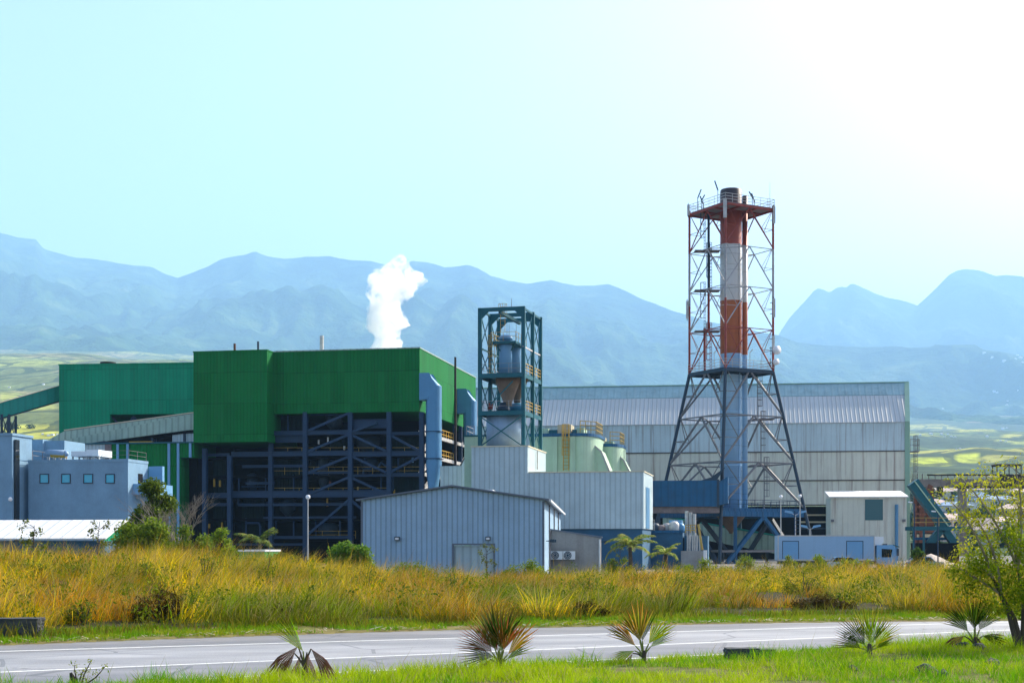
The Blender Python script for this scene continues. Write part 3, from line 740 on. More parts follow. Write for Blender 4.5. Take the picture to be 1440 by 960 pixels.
for py, a, b in ((667, 380, 545), (640, 385, 545), (640, 548, 590), (696.5, 380, 545), (757, 430, 500), (667, 548, 590)):
    v = 1.05; mb = MB(); mb.rail([F.p(F.u(a, v), v, F.z(py, F.u(a, v), v)), F.p(F.u(b, v), v, F.z(py, F.u(b, v), v))], 1.1, .05, 2, 2.0); mb.build('walkway_railing', 'yellow_rail', bh)
# right hand side: columns, beams, sunlit braces, floors and yellow rails
def side_pt(px, py, off=.15):   # point on the u=off plane
    v = F.v(px, off); return F.p(off, v, F.z(py, off, v))
def zs(z, v): return z
for px in (612, 641, 649, 666):
    v = F.v(px, 0); MB().fbox(F, -.5, .1, v - .2, v + .2, GZP, zb - .01).build('side_column', 'steel', bh)
lev = [zb - .6] + [z + .1 for z in zf[:4]]
vA, vB = .8, F.v(612, 0) - .3
for i in range(4):
    z0, z1 = lev[i + 1], lev[i]
    MB().bar(F.p(-.15, vA, z0), F.p(-.15, vB, z1), .45).build('side_brace', 'galv', bh)
    MB().bar(F.p(-.15, .7, z0), F.p(-.15, V1 - .5, z0), .4, .5).build('side_beam', 'galv', bh)
    vC, vD = F.v(650, 0) + .2, F.v(664, 0)
    MB().bar(F.p(-.15, vC, z0), F.p(-.15, vD, z1), .4).build('side_brace', 'galv', bh)
    mb = MB(); mb.rail([F.p(-.3, F.v(620, 0), z0 + .1), F.p(-.3, F.v(640, 0), z0 + .1)], 1.3, .1, 2, 1.5); mb.build('walkway_railing', 'yellow', bh)
# two big exhaust ducts on the east side: elbow out of the wall, drop, taper
def duct(pxw, pxc, y_top, y_el, y_bot, w, name_mt='duct_blue', taper=True, fl=()):
    vc = F.v(pxc, 1.9); base = F.p(1.9, vc, 0)
    zT, zE, zB = F.z(y_top, 1.9, vc), F.z(y_el, 1.9, vc), F.z(y_bot, 1.9, vc)
    hw = w / 2; u0, u1 = .05, 1.9 + hw; ui = 1.9 - hw
    prof = [(u0, zT), (u0 + .9, zT), (u1, zE), (u1, zB + (3.4 if taper else 0))]
    if taper: prof += [(u1 - .55, zB), (ui + .35, zB), (ui, zB + 3.4)]
    else: prof += [(ui, zB)]
    prof += [(ui, zE - 1.2), (ui - .35, zE - 1.9), (u0, zE - 2.0)]
    # rounded section: stack of slices across the depth
    vs = []; fs = []; nprof = len(prof); sl = [(-1, .4), (-.92, .68), (-.72, .87), (-.4, 1.), (.4, 1.), (.72, .87), (.92, .68), (1, .4)]
    cx = [1.9] * nprof
    for f, g in sl:
        for (u, z) in prof:
            uu = 1.9 + (u - 1.9) * (g if u > .1 else 1); vs.append(F.p(uu, vc + f * hw, z if u > .1 else zT - (zT - z) * (1 if g == 1 else 1)))
    for i in range(len(sl) - 1):
        for j in range(nprof): fs.append((i * nprof + j, i * nprof + (j + 1) % nprof, (i + 1) * nprof + (j + 1) % nprof, (i + 1) * nprof + j))
    fs += [tuple(range(nprof))[::-1], tuple((len(sl) - 1) * nprof + j for j in range(nprof))]
    dm = MB(); dm.add(vs, fs); d = dm.build('exhaust_duct', name_mt, bh)
    for y in fl:
        z = F.z(y, 1.9, vc); MB().fbox(F, ui - .1, u1 + .1, vc - hw - .1, vc + hw + .1, z - .06, z + .06).build('flange', 'steel', d)
duct(592, 610, 525, 543, 688, 2.1, fl=(607, 645))
duct(646, 661, 547, 564, 625, 2.0, taper=False, fl=(621,))
vm = F.v(644, 3.0)
MB().tube(F.p(2.6, vm, GZP), F.p(2.6, vm, F.z(502, 2.6, vm)), .2, .16, 8).build('vent_pipe', 'brown_black', bh)

# ---- grey lean-to with sloping wall at the foot of the ducts
F2 = Fr(619, 176, A0); u1 = F2.u(648); u2 = F2.u(664)
t = thing('lean_to_shed', 'grey corrugated lean-to with a slanted top below the exhaust ducts', 'building', F2.p(2, 2, GZP))
MB().fbox(F2, 0, u1, 0, 6, GZP, F2.z(655)).prism([F2.p(u1 + .003, 0, GZP), F2.p(u2, 0, GZP), F2.p(u2, 0, F2.z(625, u2)), F2.p(u1 + .003, 0, F2.z(655, u1))], F2.p(0, 5.9, 0) - F2.p(0, 0, 0)).build('wall', 'annex_clad', t)
MB().prism([F2.p(u1 - .1, -.1, F2.z(655, u1) + .05), F2.p(u2, -.1, F2.z(625, u2) + .05), F2.p(u2, -.1, F2.z(625, u2) + .15), F2.p(u1 - .1, -.1, F2.z(655, u1) + .15)], F2.p(0, 6.1, 0) - F2.p(0, 0, 0)).build('roof', 'gray_steel', t)

# ---- pale green block beside the teal tower
F2 = Fr(653, 166, A0); u1 = F2.u(664)
t = thing('pale_green_block', 'narrow pale green block between the exhaust ducts and the teal tower', 'building', F2.p(.5, 2, GZP))
MB().fbox(F2, 0, u1 + 3, 0, 4, GZP, F2.z(614)).build('wall', 'silo_green', t)
MB().fbox(F2, -.1, u1 + 3.1, -.1, 4.1, F2.z(614) + .003, F2.z(614) + .2).build('coping', 'teal_steel', t)
mb = MB(); mb.rail([F2.p(.2, .2, F2.z(612)), F2.p(.2, 3.8, F2.z(612))], 1.1, .05).rail([F2.p(.2, .2, F2.z(612)), F2.p(1.2, .2, F2.z(612))], 1.1, .05); mb.build('railing', 'white_steel', t)

# ================================================================== SHED in front
F = Fr(508, 100, -3.4); uA = F.u(636); u1 = F.u(765); v1 = 46
ze = F.z(703); zr = F.z(684.5, uA); 
t = thing('gable_shed', 'long pale blue corrugated gable shed with a roller door and two floodlights', 'building', F.p(uA, 5, GZP))
off = F.p(0, v1, 0) - F.p(0, 0, 0)
da, db, dz = F.u(637), F.u(695), F.z(766)
sl = lambda u: ze + (zr - ze) * (u / uA if u < uA else (u1 - u) / (u1 - uA))
g1 = F.p(0, .25, 0) - F.p(0, 0, 0)
mb = MB()
mb.prism([F.p(0, 0, GZP), F.p(da, 0, GZP), F.p(da, 0, dz), F.p(uA, 0, dz) , F.p(uA, 0, zr), F.p(0, 0, ze)], g1)
mb = MB()
mb.prism([F.p(0, 0, GZP), F.p(da, 0, GZP), F.p(da, 0, sl(da)), F.p(uA, 0, zr), F.p(0, 0, ze)] if da > uA else [F.p(0, 0, GZP), F.p(da, 0, GZP), F.p(da, 0, sl(da)), F.p(0, 0, ze)], g1)
mb.prism([F.p(da + .002, 0, dz), F.p(db - .002, 0, dz), F.p(db - .002, 0, sl(db)), F.p(da + .002, 0, sl(da))], g1)
mb.prism([F.p(db, 0, GZP), F.p(u1, 0, GZP), F.p(u1, 0, ze), F.p(db, 0, sl(db))], g1)
mb.build('front_wall', 'shed_clad', t)
MB().fbox(F, u1 - .25, u1, .253, v1, GZP, ze - .02).build('side_wall', 'shed_clad', t)
MB().fbox(F, 0, .25, .253, v1, GZP, ze - .02).build('side_wall', 'shed_clad', t)
mb = MB(); th = Vector((0, 0, .1))
o2 = F.p(0, v1 + .5, 0) - F.p(0, 0, 0)
mb.prism([F.p(-.35, -.25, ze - .05), F.p(uA, -.25, zr + .03), F.p(uA, -.25, zr + .15), F.p(-.35, -.25, ze + .07)], o2)
mb.prism([F.p(uA + .003, -.25, zr + .03), F.p(u1 + .35, -.25, ze - .05), F.p(u1 + .35, -.25, ze + .07), F.p(uA + .003, -.25, zr + .15)], o2)
mb.build('roof', 'shed_trim', t)
MB().prism([F.p(u1 + .36, -.2, ze - .12), F.p(u1 + .5, -.2, ze - .12), F.p(u1 + .5, -.2, ze + .04), F.p(u1 + .36, -.2, ze + .04)], o2).build('gutter', 'white_paint', t)
rd = MB().fbox(F, da + .06, db - .06, .14, .2, GZP, dz - .06).build('roller_door', 'annex_clad', t)
mb = MB(); mb.fbox(F, da - .06, da + .06, -.05, .25, GZP, dz).fbox(F, db - .06, db + .06, -.05, .25, GZP, dz).fbox(F, da - .06, db + .06, -.05, .25, dz + .002, dz + .12); mb.build('door_frame', 'shed_trim', t)
MB().fbox(F, u1 - .12, u1 + .03, -.04, .15, GZP, ze - .1).build('corner_trim', 'shed_trim', t)
MB().fbox(F, -.03, .12, -.04, .15, GZP, ze - .1).build('corner_trim', 'shed_trim', t)
for px in (559, 686.5):
    u = F.u(px); z = F.z(757)
    mb = MB(); mb.fbox(F, u - .17, u + .17, -.3, -.06, z - .13, z + .15); l = mb.build('floodlight', 'dark_steel', t)
    MB().prism([F.p(u - .12, -.31, z - .08), F.p(u + .12, -.31, z - .08), F.p(u + .12, -.305, z + .08), F.p(u - .12, -.305, z + .08)], F.p(0, -.02, 0) - F.p(0, 0, 0)).build('lens', 'lamp_white', l)
for v in (4, 9):
    mb = MB(); mb.bar(F.p(u1, v, F.z(760)), F.p(u1 + .5, v, F.z(760)), .06).fbox(F, u1 + .3, u1 + .6, v - .15, v + .15, F.z(760) - .1, F.z(760) + .12); mb.build('wall_lamp', 'dark_steel', t)
for v in (8, 20, 33): MB().tube(F.p(u1 + .12, v, GZP), F.p(u1 + .12, v, ze - .15), .06, .06, 8).build('downpipe', 'gray_steel', t)
mb = MB()
for px in (675, 686): pass
MB().fbox(F, F.u(667), F.u(684), 6, 12, sl(F.u(667)) - .6, sl(F.u(667)) + .28).build('skylight', 'white_paint', t)

# ---- small grey plant room with air conditioners
F = Fr(775, 113, -4.); u1 = F.u(845); v1 = 3.
t = thing('plant_room', 'small grey concrete plant room with a sloping roof right of the gable shed', 'building', F.p(2.5, 1.5, GZP))
za, zb_ = F.z(745), F.z(756, u1)
MB().prism([F.p(0, 0, GZP), F.p(u1, 0, GZP), F.p(u1, 0, zb_), F.p(0, 0, za)], F.p(0, v1, 0) - F.p(0, 0, 0)).build('wall', 'concrete', t)
MB().prism([F.p(-.1, -.1, za + .003), F.p(u1 + .1, -.1, zb_ + .003), F.p(u1 + .1, -.1, zb_ + .12), F.p(-.1, -.1, za + .12)], F.p(0, v1 + .2, 0) - F.p(0, 0, 0)).build('roof', 'shed_trim', t)
MB().tube(F.p(u1 - .1, -.12, GZP), F.p(u1 - .1, -.12, zb_ - .1), .07, .07, 8).build('downpipe', 'white_paint', t)
mb = MB(); mb.bar(F.p(u1, .5, zb_ - .3), F.p(u1 + .4, .5, zb_ - .3), .06).fbox(F, u1 + .2, u1 + .5, .35, .65, zb_ - .4, zb_ - .2); mb.build('wall_lamp', 'dark_steel', t)
for i, (pa, pb) in enumerate(((775, 791.5), (792.5, 809))):
    a, b = F.u(pa), F.u(pb); z0, z1 = F.z(786), F.z(774.5)
    q = thing('air_conditioner', 'white fan unit of the pair, ' + ('nearer the gable shed wall' if i == 0 else 'farther from the gable shed wall'), 'air conditioner', F.p((a + b) / 2, -.6, z0 - .3), 'air conditioners by the plant room')
    MB().fbox(F, a, b, -.8, -.35, z0, z1).build('casing', 'white_paint', q)
    c = F.p((a + b) / 2 - .12, -.81, (z0 + z1) / 2); mb = MB()
    mb.tube(c, c + Vector((0, -.03, 0)), .33, .33, 18); fn = mb.build('fan_opening', 'dark_steel', q)
    mb = MB()
    for r in (.12, .22, .32):
        for k in range(18):
            t0, t1 = 2 * math.pi * k / 18, 2 * math.pi * (k + 1) / 18
            mb.bar(c + Vector((r * math.cos(t0), -.05, r * math.sin(t0))), c + Vector((r * math.cos(t1), -.05, r * math.sin(t1))), .02)
    mb.build('grille', 'white_paint', fn)
    MB().fbox(F, a + .05, a + .15, -.8, -.1, z0 - .12, z0 - .003).fbox(F, b - .15, b - .05, -.8, -.1, z0 - .12, z0 - .003).build('bracket', 'gray_steel', q)

# ================================================================== LONG PALE ANNEX (stepped)
F = Fr(663, 155, A0); us = F.u(742); u1 = F.u(905); v1 = F.v(918, u1)
zl, zh = F.z(664, F.u(820)), F.z(628, us / 2); zp = F.z(743, u1)
vh = F.v(767.5, us)
t = thing('stepped_annex', 'long pale grey corrugated annex with a taller left end under the teal tower', 'building', F.p(9, 3, GZP))
MB().fbox(F, 0, us, 0, vh, GZP, zh).build('tall_wall', 'annex_clad', t)
MB().fbox(F, us + .003, u1, .003, v1, zp, zl).build('low_wall', 'annex_clad', t)
MB().fbox(F, us + .003, u1 - .15, .3, v1 - .2, GZP, zp - .003).build('plinth', 'plinth', t)
MB().fbox(F, -.08, us + .08, -.08, vh + .08, zh + .003, zh + .12).fbox(F, us + .09, u1 + .08, -.08, v1 + .08, zl + .003, zl + .12).build('roof_edge', 'cream_trim', t)
MB().fbox(F, u1 + .002, u1 + .05, F.v(908, u1), F.v(913, u1), F.z(742, u1), F.z(683, u1)).build('side_door', 'duct_blue', t)
MB().bar(F.p(us + .15, vh * .45, zh - .1), F.p(us + .15, vh * .45, zh - 2.2), .12).build('downpipe', 'galv', t)
ANX = F; ANXz = zh

# ================================================================== TEAL TOWER with hoppers
F = Fr(674.5, 157.5, -15.); zb = ANXz + .15
ur = F.u(735.5); zt = F.z(433)
vmid = F.v(748.5, ur) ; vend = F.v(759.5, ur)
tw = thing('process_tower', 'open teal steel tower carrying hoppers above the stepped annex', 'tower', F.p(ur / 2, vmid, zb))
w = .32
for v in (0, vmid, vend):
    zf_ = zb if v < vend - 1 else ANX.z(664, 10) + .2
    for u in (0, ur):
        MB().fbox(F, u - w / 2 * 1.3, u + w / 2 * 1.3, v, v + w, zb, zt).build('column', 'teal_steel', tw)
    MB().fbox(F, w / 2, ur - w / 2, v + .02, v + w - .02, zt - .42, zt - .003).build('top_beam', 'teal_steel', tw)
    for u, sg in ((w * .6, 1), (ur - w * .6, -1)):
        MB().prism([F.p(u, v + .05, zt - .42), F.p(u + sg * .8, v + .05, zt - .42), F.p(u, v + .05, zt - 1.2)], F.p(0, w - .1, 0) - F.p(0, 0, 0)).build('knee_gusset', 'teal_steel', tw)
for u in (0, ur):
    MB().bar(F.p(u, 0, zt - .2), F.p(u, vend, zt - .2), .16, .22).build('side_beam', 'teal_steel', tw)
    MB().bar(F.p(u, 0, F.z(489)), F.p(u, vend, F.z(489)), .12, .16).build('side_beam', 'galv' if u > 0 else 'teal_steel', tw)
MB().bar(F.p(F.u(702), .2, zt - .5), F.p(F.u(731, vmid), vmid, zt - 1.2), .3, .34).build('hoist_beam', 'teal_steel', tw)
zd1, zd2 = F.z(525.5), F.z(578)
for z in (zd1, zd2):
    mb = MB(); mb.fbox(F, -.1, ur + .1, -.12, vend + w, z - .1, z).fbox(F, -.05, ur + .05, -.14, -.02, z - .5, z - .103).fbox(F, ur + .02, ur + .14, -.1, vend, z - .5, z - .103).fbox(F, -.14, -.02, -.1, vend, z - .5, z - .103)
    mb.build('deck', 'teal_steel', tw)
    mb = MB(); mb.rail([F.p(ur + .05, .3, z), F.p(ur + .05, vend, z)], 1.1, .07, 3, 1.1); mb.build('railing', 'yellow_rail', tw)
    mb = MB(); mb.rail([F.p(.0, .1, z), F.p(ur, .1, z)], 1.1, .03, 2, 1.3).rail([F.p(0, .1, z), F.p(0, vend, z)], 1.1, .04, 2, 1.3); mb.build('railing', 'white_steel', tw)
def xbr(pa, pb, pc, pd, r=.05):
    MB().bar(pa, pb, r * 2).bar(pc, pd, r * 2).build('cross_bracing', 'teal_steel', tw)
for z0, z1 in ((zb, zd2 - .5), (zd2, zd1 - .5), (zd1, F.z(489)), (F.z(489), zt - .4)):
    for va, vb in ((.2, vmid), (vmid + .2, vend)):
        for u in (0, ur):
            xbr(F.p(u, va, z0), F.p(u, vb, z1), F.p(u, vb, z0), F.p(u, va, z1), .045)
xbr(F.p(.1, -.05, zb + .1), F.p(ur - .1, -.05, zd2 - .6), F.p(ur - .1, -.05, zb + .1), F.p(.1, -.05, zd2 - .6), .06)
MB().bar(F.p(1.2, .1, zd2 + .7), F.p(ur - 1.2, .1, zd1 - .9), .12).build('cross_bracing', 'teal_steel', tw)
# vessels (bolted to the tower: parts)
def cyl(px, v, y0, y1, r, mt, name, prof=None):
    u = F.u(px, v); z0, z1 = F.z(y1, u, v), F.z(y0, u, v); h = z1 - z0
    pr = [(r, 0), (r, h)] if prof is None else [(r * a, h * b) for a, b in prof]
    return MB().lathe(F.p(u, v, z0), pr, 28).build(name, mt, tw, True), F.p(u, v, z1), z0
o, p, _ = cyl(708.5, 2.4, 580.5, 628, 1.95, 'silver', 'storage_bin')
MB().lathe(Vector((p.x, p.y, p.z - .05)), [(1.97, 0), (1.99, .1)], 28).build('bin_rim', 'teal_steel', tw)
cyl(714, 2.6, 527.5, 571, 1.35, 'brown_cone', 'hopper_cone', [(.34, 0), (.34, .1), (1, .75), (1, 1)])
cyl(727, 5.4, 527.5, 566, 1.25, 'brown_cone', 'hopper_cone', [(.3, 0), (.3, .1), (1, .8), (1, 1)])
cyl(708, 2.4, 566, 577.5, .75, 'dark_steel', 'rotary_valve', [(.9, 0), (1, .3), (.6, .6), (.6, 1)])
cyl(711, 2.5, 480, 525, .72, 'lightblue_panel', 'filter_vessel', [(1, 0), (1, .93), (.85, 1)])
cyl(724, 5.2, 483, 525, .62, 'lightblue_panel', 'filter_vessel', [(1, 0), (1, .95), (.8, 1)])
cyl(711, 2.5, 470.5, 478, .8, 'lightblue_panel', 'vessel_head', [(1, 0), (1, .4), (.7, .85), (.2, 1)])
cyl(727, 4.6, 567, 577.5, .9, 'bluepaint', 'drive_unit', [(1, 0), (1, .8), (.5, 1)])
u0, u1_ = F.u(693, 2), F.u(731, 3)
mb = MB(); zpl = F.z(481, 2, 2); mb.fbox(F, u0, u1_, 1.2, 6, zpl - .25, zpl).bar(F.p(u0 + .3, 1.6, zpl - .2), F.p(F.u(704, 2), 2, zpl - 1.0), .12).bar(F.p(u1_ - .3, 1.6, zpl - .2), F.p(F.u(719, 2), 2, zpl - 1.0), .12); mb.build('upper_platform', 'teal_steel', tw)
mb = MB(); mb.rail([F.p(u0, 1.2, zpl), F.p(u1_, 1.2, zpl), F.p(u1_, 6, zpl)], 1.0, .04, 2, 1.1).rail([F.p(u0, 1.2, zpl), F.p(u0, 6, zpl)], 1.0, .04, 2, 1.1); mb.build('railing', 'yellow_rail', tw)
def ladder(mb, p, z0, z1, w=.45, cage=True, r=.05, n=None, depth=.7, outward=(0, -1, 0)):
    o = Vector(outward); sx = Vector((-o.y, o.x, 0)).normalized()
    a = Vector((p[0], p[1], 0))
    for s in (-.5, .5): mb.bar(a + sx * s * w + Vector((0, 0, z0)), a + sx * s * w + Vector((0, 0, z1)), r)
    k = int((z1 - z0) / .45)
    for i in range(k): q = a + Vector((0, 0, z0 + (i + .5) * (z1 - z0) / k)); mb.bar(q - sx * w / 2, q + sx * w / 2, r * .6)
    if cage:
        kk = max(2, int((z1 - z0 - 2) / .9))
        pts = [sx * (-.5 * w - .08), sx * (-.45) + o * .4, o * depth, sx * .45 + o * .4, sx * (.5 * w + .08)]
        for i in range(kk + 1):
            q = a + Vector((0, 0, z0 + 2 + (z1 - z0 - 2) * i / kk))
            for c0, c1 in zip(pts[:-1], pts[1:]): mb.bar(q + c0, q + c1, r * .8)
        for c in pts[1:4]: mb.bar(a + c + Vector((0, 0, z0 + 2)), a + c + Vector((0, 0, z1)), r * .8)
mb = MB(); p = F.p(F.u(707, 1.2), 1.2, 0); ladder(mb, p, F.z(466), F.z(427), .5, True, .05); mb.build('caged_ladder', 'yellow_rail', tw)
mb = MB(); p = F.p(F.u(692, 1.5), 1.5, 0); ladder(mb, p, zd1, F.z(470), .5, True, .06); mb.build('caged_ladder', 'yellow_rail', tw)
MB().tube(F.p(F.u(716), 1, zt), F.p(F.u(716), 1, F.z(419)), .04, .02, 6).build('antenna', 'gray_steel', tw)
for px in (713, 716, 726): MB().tube(F.p(F.u(px, 3), 3, zpl), F.p(F.u(px, 3), 3, zpl + 2.2), .03, .02, 6).build('antenna', 'gray_steel', tw)
MB().box(*[c for ab in zip(F.p(F.u(687, 3), 3, 0)[:2], F.p(F.u(691, 3), 3.6, 0)[:2]) for c in sorted(ab)], zd2 + .5, zd2 + 1.2).build('red_cabinet', 'red_steel', tw)

# ================================================================== PALE GREEN SILOS
def silo(px0, px1, d, ytop, label, kind):
    F = Fr(px0, d, A0); u1 = F.u(px1); zt = F.z(ytop); r = 4.2 if kind else 3.0
    t = thing('storage_silo', label, 'silo', F.p(u1 / 2, r, GZP), 'pale green silos behind the annex')
    vs = []; n = 9
    poly = [F.p(0, 0, GZP), F.p(u1 - r * .55, 0, GZP)] + [F.p(u1 - r * .55 + r * .55 * math.sin(k * math.pi / 2 / n), r * (1 - math.cos(k * math.pi / 2 / n)), GZP) for k in range(1, n + 1)] + [F.p(u1, 2 * r, GZP), F.p(0, 2 * r, GZP)]
    MB().prism(poly, (0, 0, zt - GZP)).build('body', 'silo_green', t)
    poly2 = [Vector((p.x + (p.x - F.p(u1 / 2, r, 0).x) * .03, p.y + (p.y - F.p(u1 / 2, r, 0).y) * .03, zt + .003)) for p in poly]
    MB().prism(poly2, (0, 0, .4)).build('rim', 'deep_blue', t)
    zr = zt + .41
    mb = MB(); mb.rail([F.p(u1 - r * .5, .5, zr), F.p(u1 - .3, r * .6, zr), F.p(u1 - .2, 2 * r - .5, zr)], 1.6, .09, 3, .9); mb.build('railing', 'yellow_rail', t)
    return t, F, u1, zt, zr
t, F, u1, zt, zr = silo(745, 838, 184, 614, 'larger pale green silo with a caged yellow ladder and roof boxes', 1)
for px0, px1, y, mt in ((761, 771, 602, 'silo_green'), (772, 783, 604, 'teal_steel'), (784, 803, 597, 'beige'), (804.5, 810, 604, 'teal_steel'), (811, 821, 602, 'silo_green')):
    MB().fbox(F, F.u(px0, 1.5), F.u(px1, 1.5), 1.5, 4.5, zr, F.z(y, 3, 1.5)).build('roof_box', mt, t)
for px0, px1 in ((777, 784), (802, 809)): MB().fbox(F, F.u(px0), F.u(px1), -.35, -.003, GZP, zt - .05).build('pilaster', 'silo_green', t)
mb = MB(); p = F.p(F.u(796.5), -.25, 0); ladder(mb, p, F.z(662), F.z(598), .7, True, .1, outward=(-.2, -1, 0)); mb.build('caged_ladder', 'yellow', t)
def chute(F, u_top, pts, t, v0, v1):
    P = [F.p(F.u(x, v0), v0, F.z(y, F.u(x, v0), v0)) for x, y in pts]
    MB().prism(P, F.p(0, v1 - v0, 0) - F.p(0, 0, 0)).build('side_chute', 'silo_green', t)
    E = [p + Vector((0, -.05, 0)) for p in P[:3]]
    mb = MB()
    for a, b in zip(E[:-1], E[1:]): mb.bar(a, b, .22, .2)
    mb.build('chute_edge', 'white_steel', t)
chute(F, u1, [(825, 618), (845, 634), (857.5, 664), (857.5, 700), (825, 700)], t, 2.0, 6.5)
t, F, u1, zt, zr = silo(835, 873, 190, 628, 'smaller pale green silo right of and behind the larger one', 0)
for px0, px1, y, mt in ((838, 850, 614, 'beige'), (851, 862, 620, 'silo_green')):
    MB().fbox(F, F.u(px0, 1.5), F.u(px1, 1.5), 1.5, 4.0, zr, F.z(y, 3, 1.5)).build('roof_box', mt, t)
chute(F, u1, [(862, 633), (877, 647), (885.5, 664), (885.5, 700), (862, 700)], t, 1.6, 5.2)

# ================================================================== STORAGE HALL
F = Fr(1278, 262, -7.5); uL = F.u(640); zt_ = F.z(597); zrd = None
v45 = 8.2
ze = F.z(597, F.u(1000)); zr = ze + 8.15
hall = thing('storage_hall', 'huge pale corrugated storage hall with a steep ribbed roof behind the chimney', 'building', F.p(uL / 2, 10, GZP))
seams = [ze, F.z(637, F.u(1000)), F.z(677, F.u(1000)), F.z(711, F.u(1000))]
dop = F.u(1168)
mb = MB()
for i in range(3):
    z1, z0 = seams[i], seams[i + 1]; o = -.12 * i
    mb2 = MB().fbox(F, uL, 0, -.12 + o * -.0 - .1 * (2 - i), .4, z0 + .003, z1); mb2.build('wall_course', 'hall_course' if i == 0 else 'hall_wall', hall)
    MB().fbox(F, uL, 0, -.16 - .1 * (2 - i), -.12 - .1 * (2 - i) - .002, z0 + .003, z0 + .22).build('seam_flashing', 'seam_dark', hall)
MB().fbox(F, uL, F.u(905), -.1, .4, GZP, seams[3]).fbox(F, dop, 0, -.1, .4, GZP, seams[3]).build('lower_wall', 'hall_wall', hall)
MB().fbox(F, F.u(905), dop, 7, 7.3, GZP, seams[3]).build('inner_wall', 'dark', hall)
for y in (722, 732, 741): 
    MB().fbox(F, F.u(1128), dop, 3, 3.3, F.z(y, -10) - .3, F.z(y, -10)).build('inner_beam', 'beige' if y < 740 else 'dark_steel', hall)
MB().prism([F.p(uL, -.5, ze + .02), F.p(0, -.5, ze + .02), F.p(.7, v45 * .68, ze + .68 * 8.15), F.p(uL, v45 * .68, ze + .68 * 8.15)], (0, 0, .12)).build('roof_slope', 'hall_roof', hall)
MB().prism([F.p(uL, v45 * .682, ze + .68 * 8.15 + .1), F.p(.7, v45 * .682, ze + .68 * 8.15 + .1), F.p(1.1, v45, zr), F.p(uL, v45, zr)], (0, 0, .12)).build('ridge_band', 'hall_band', hall)
MB().prism([F.p(uL, v45 + .01, zr), F.p(1.1, v45 + .01, zr), F.p(0, 40, ze), F.p(uL, 40, ze)], (0, 0, .12)).build('rear_roof', 'hall_roof', hall)
MB().fbox(F, uL, 1.15, v45 - .1, v45 + .25, zr + .125, zr + .32).build('ridge_cap', 'hall_trim', hall)
MB().prism([F.p(.0, 0, GZP), F.p(0, 40, GZP), F.p(0, 40, ze), F.p(1.0, v45, zr - .02), F.p(0, 0, ze)], F.p(-.3, 0, 0) - F.p(0, 0, 0)).build('gable_wall', 'hall_trim', hall)
MB().fbox(F, -.75, .12, -.55, -.35, GZP, ze + .05).build('corner_trim', 'hall_trim', hall)
MB().prism([F.p(-.75, -.62, ze + .1), F.p(.12, -.62, ze + .1), F.p(1.22, v45, zr + .18), F.p(.35, v45, zr + .18)], (0, 0, .1)).build('verge_trim', 'hall_trim', hall)
mb = MB(); p = F.p(1.0, .5, 0); ladder(mb, p, F.z(735), F.z(612), .9, True, .08, outward=(1, 0, 0)); zz = F.z(634); mb.fbox(F, .15, 1.9, 0, 2.5, zz - .15, zz); mb.rail([F.p(.3, 0, zz), F.p(1.9, 0, zz), F.p(1.9, 2.5, zz)], 2.2, .06, 2, 1.2); mb.build('side_ladder', 'gray_steel', hall)
# annex in front of the hall
F = Fr(1168, 243, -7.5); u1 = F.u(1275); 
t = thing('hall_annex', 'pale lean-to annex with a teal shutter at the right end of the storage hall', 'building', F.p(u1 / 2, 3, GZP))
zt = F.z(699, u1 / 2)
MB().fbox(F, 0, u1, 0, 9, GZP, zt).build('wall', 'hall_wall', t)
MB().prism([F.p(-.25, -.4, zt - .05), F.p(u1 + .25, -.4, zt - .05), F.p(u1 + .25, 9, zt + 1.2), F.p(-.25, 9, zt + 1.2)], (0, 0, .22)).build('roof', 'white_roof', t)
w = win(F, 1216.5, 1241.5, 702, 731, t, 'glass_teal', 'teal_steel')
MB().tube(F.p(F.u(1260.5), -.3, GZP), F.p(F.u(1260.5), -.3, F.z(709, u1)), .28, .28, 12).build('pipe', 'duct_blue', t)
for px in (1170.5, 1271): MB().fbox(F, F.u(px) - .25, F.u(px) + .25, -.4, -.003, F.z(733.5), F.z(730)).build('wall_lamp', 'gray_steel', t)
# ================================================================== CHIMNEY AND LATTICE TOWER
CC = Vector((33.1, 215, 0)); CR = 1.62
def zc(py): return CAMZ + (765 - py) * 215 / FP
t = thing('smokestack', 'tall red, white and silver banded smokestack inside the lattice tower', 'chimney', (CC.x, CC.y, 5))
MB().lathe(CC, [(CR, zc(722)), (CR, zc(268.5)), (CR - .12, zc(267)), (CR - .14, zc(272))], 40).build('flue', 'chimney_bands', t, True)
MB().tube(CC + Vector((2.25, .9, 7)), CC + Vector((2.25, .9, zc(274))), .42, .42, 14).build('side_pipe', 'chimney_bands', t, True)
MB().tube(CC + Vector((1.1, -1.35, 7)), CC + Vector((1.1, -1.35, zc(345))), .1, .1, 8).build('cable_riser', 'chimney_bands', t)
for py in (347, 425, 500, 580, 655): MB().lathe(CC, [(CR + .003, zc(py)), (CR + .06, zc(py) + .01), (CR + .06, zc(py) + .12), (CR + .003, zc(py) + .13)], 40).build('flange', 'chimney_bands', t)
MB().lathe(CC, [(.25, zc(750)), (.3, zc(748)), (2.3, zc(724)), (2.3, zc(722.5))], 24).build('ash_hopper', 'brown_cone', t, True)

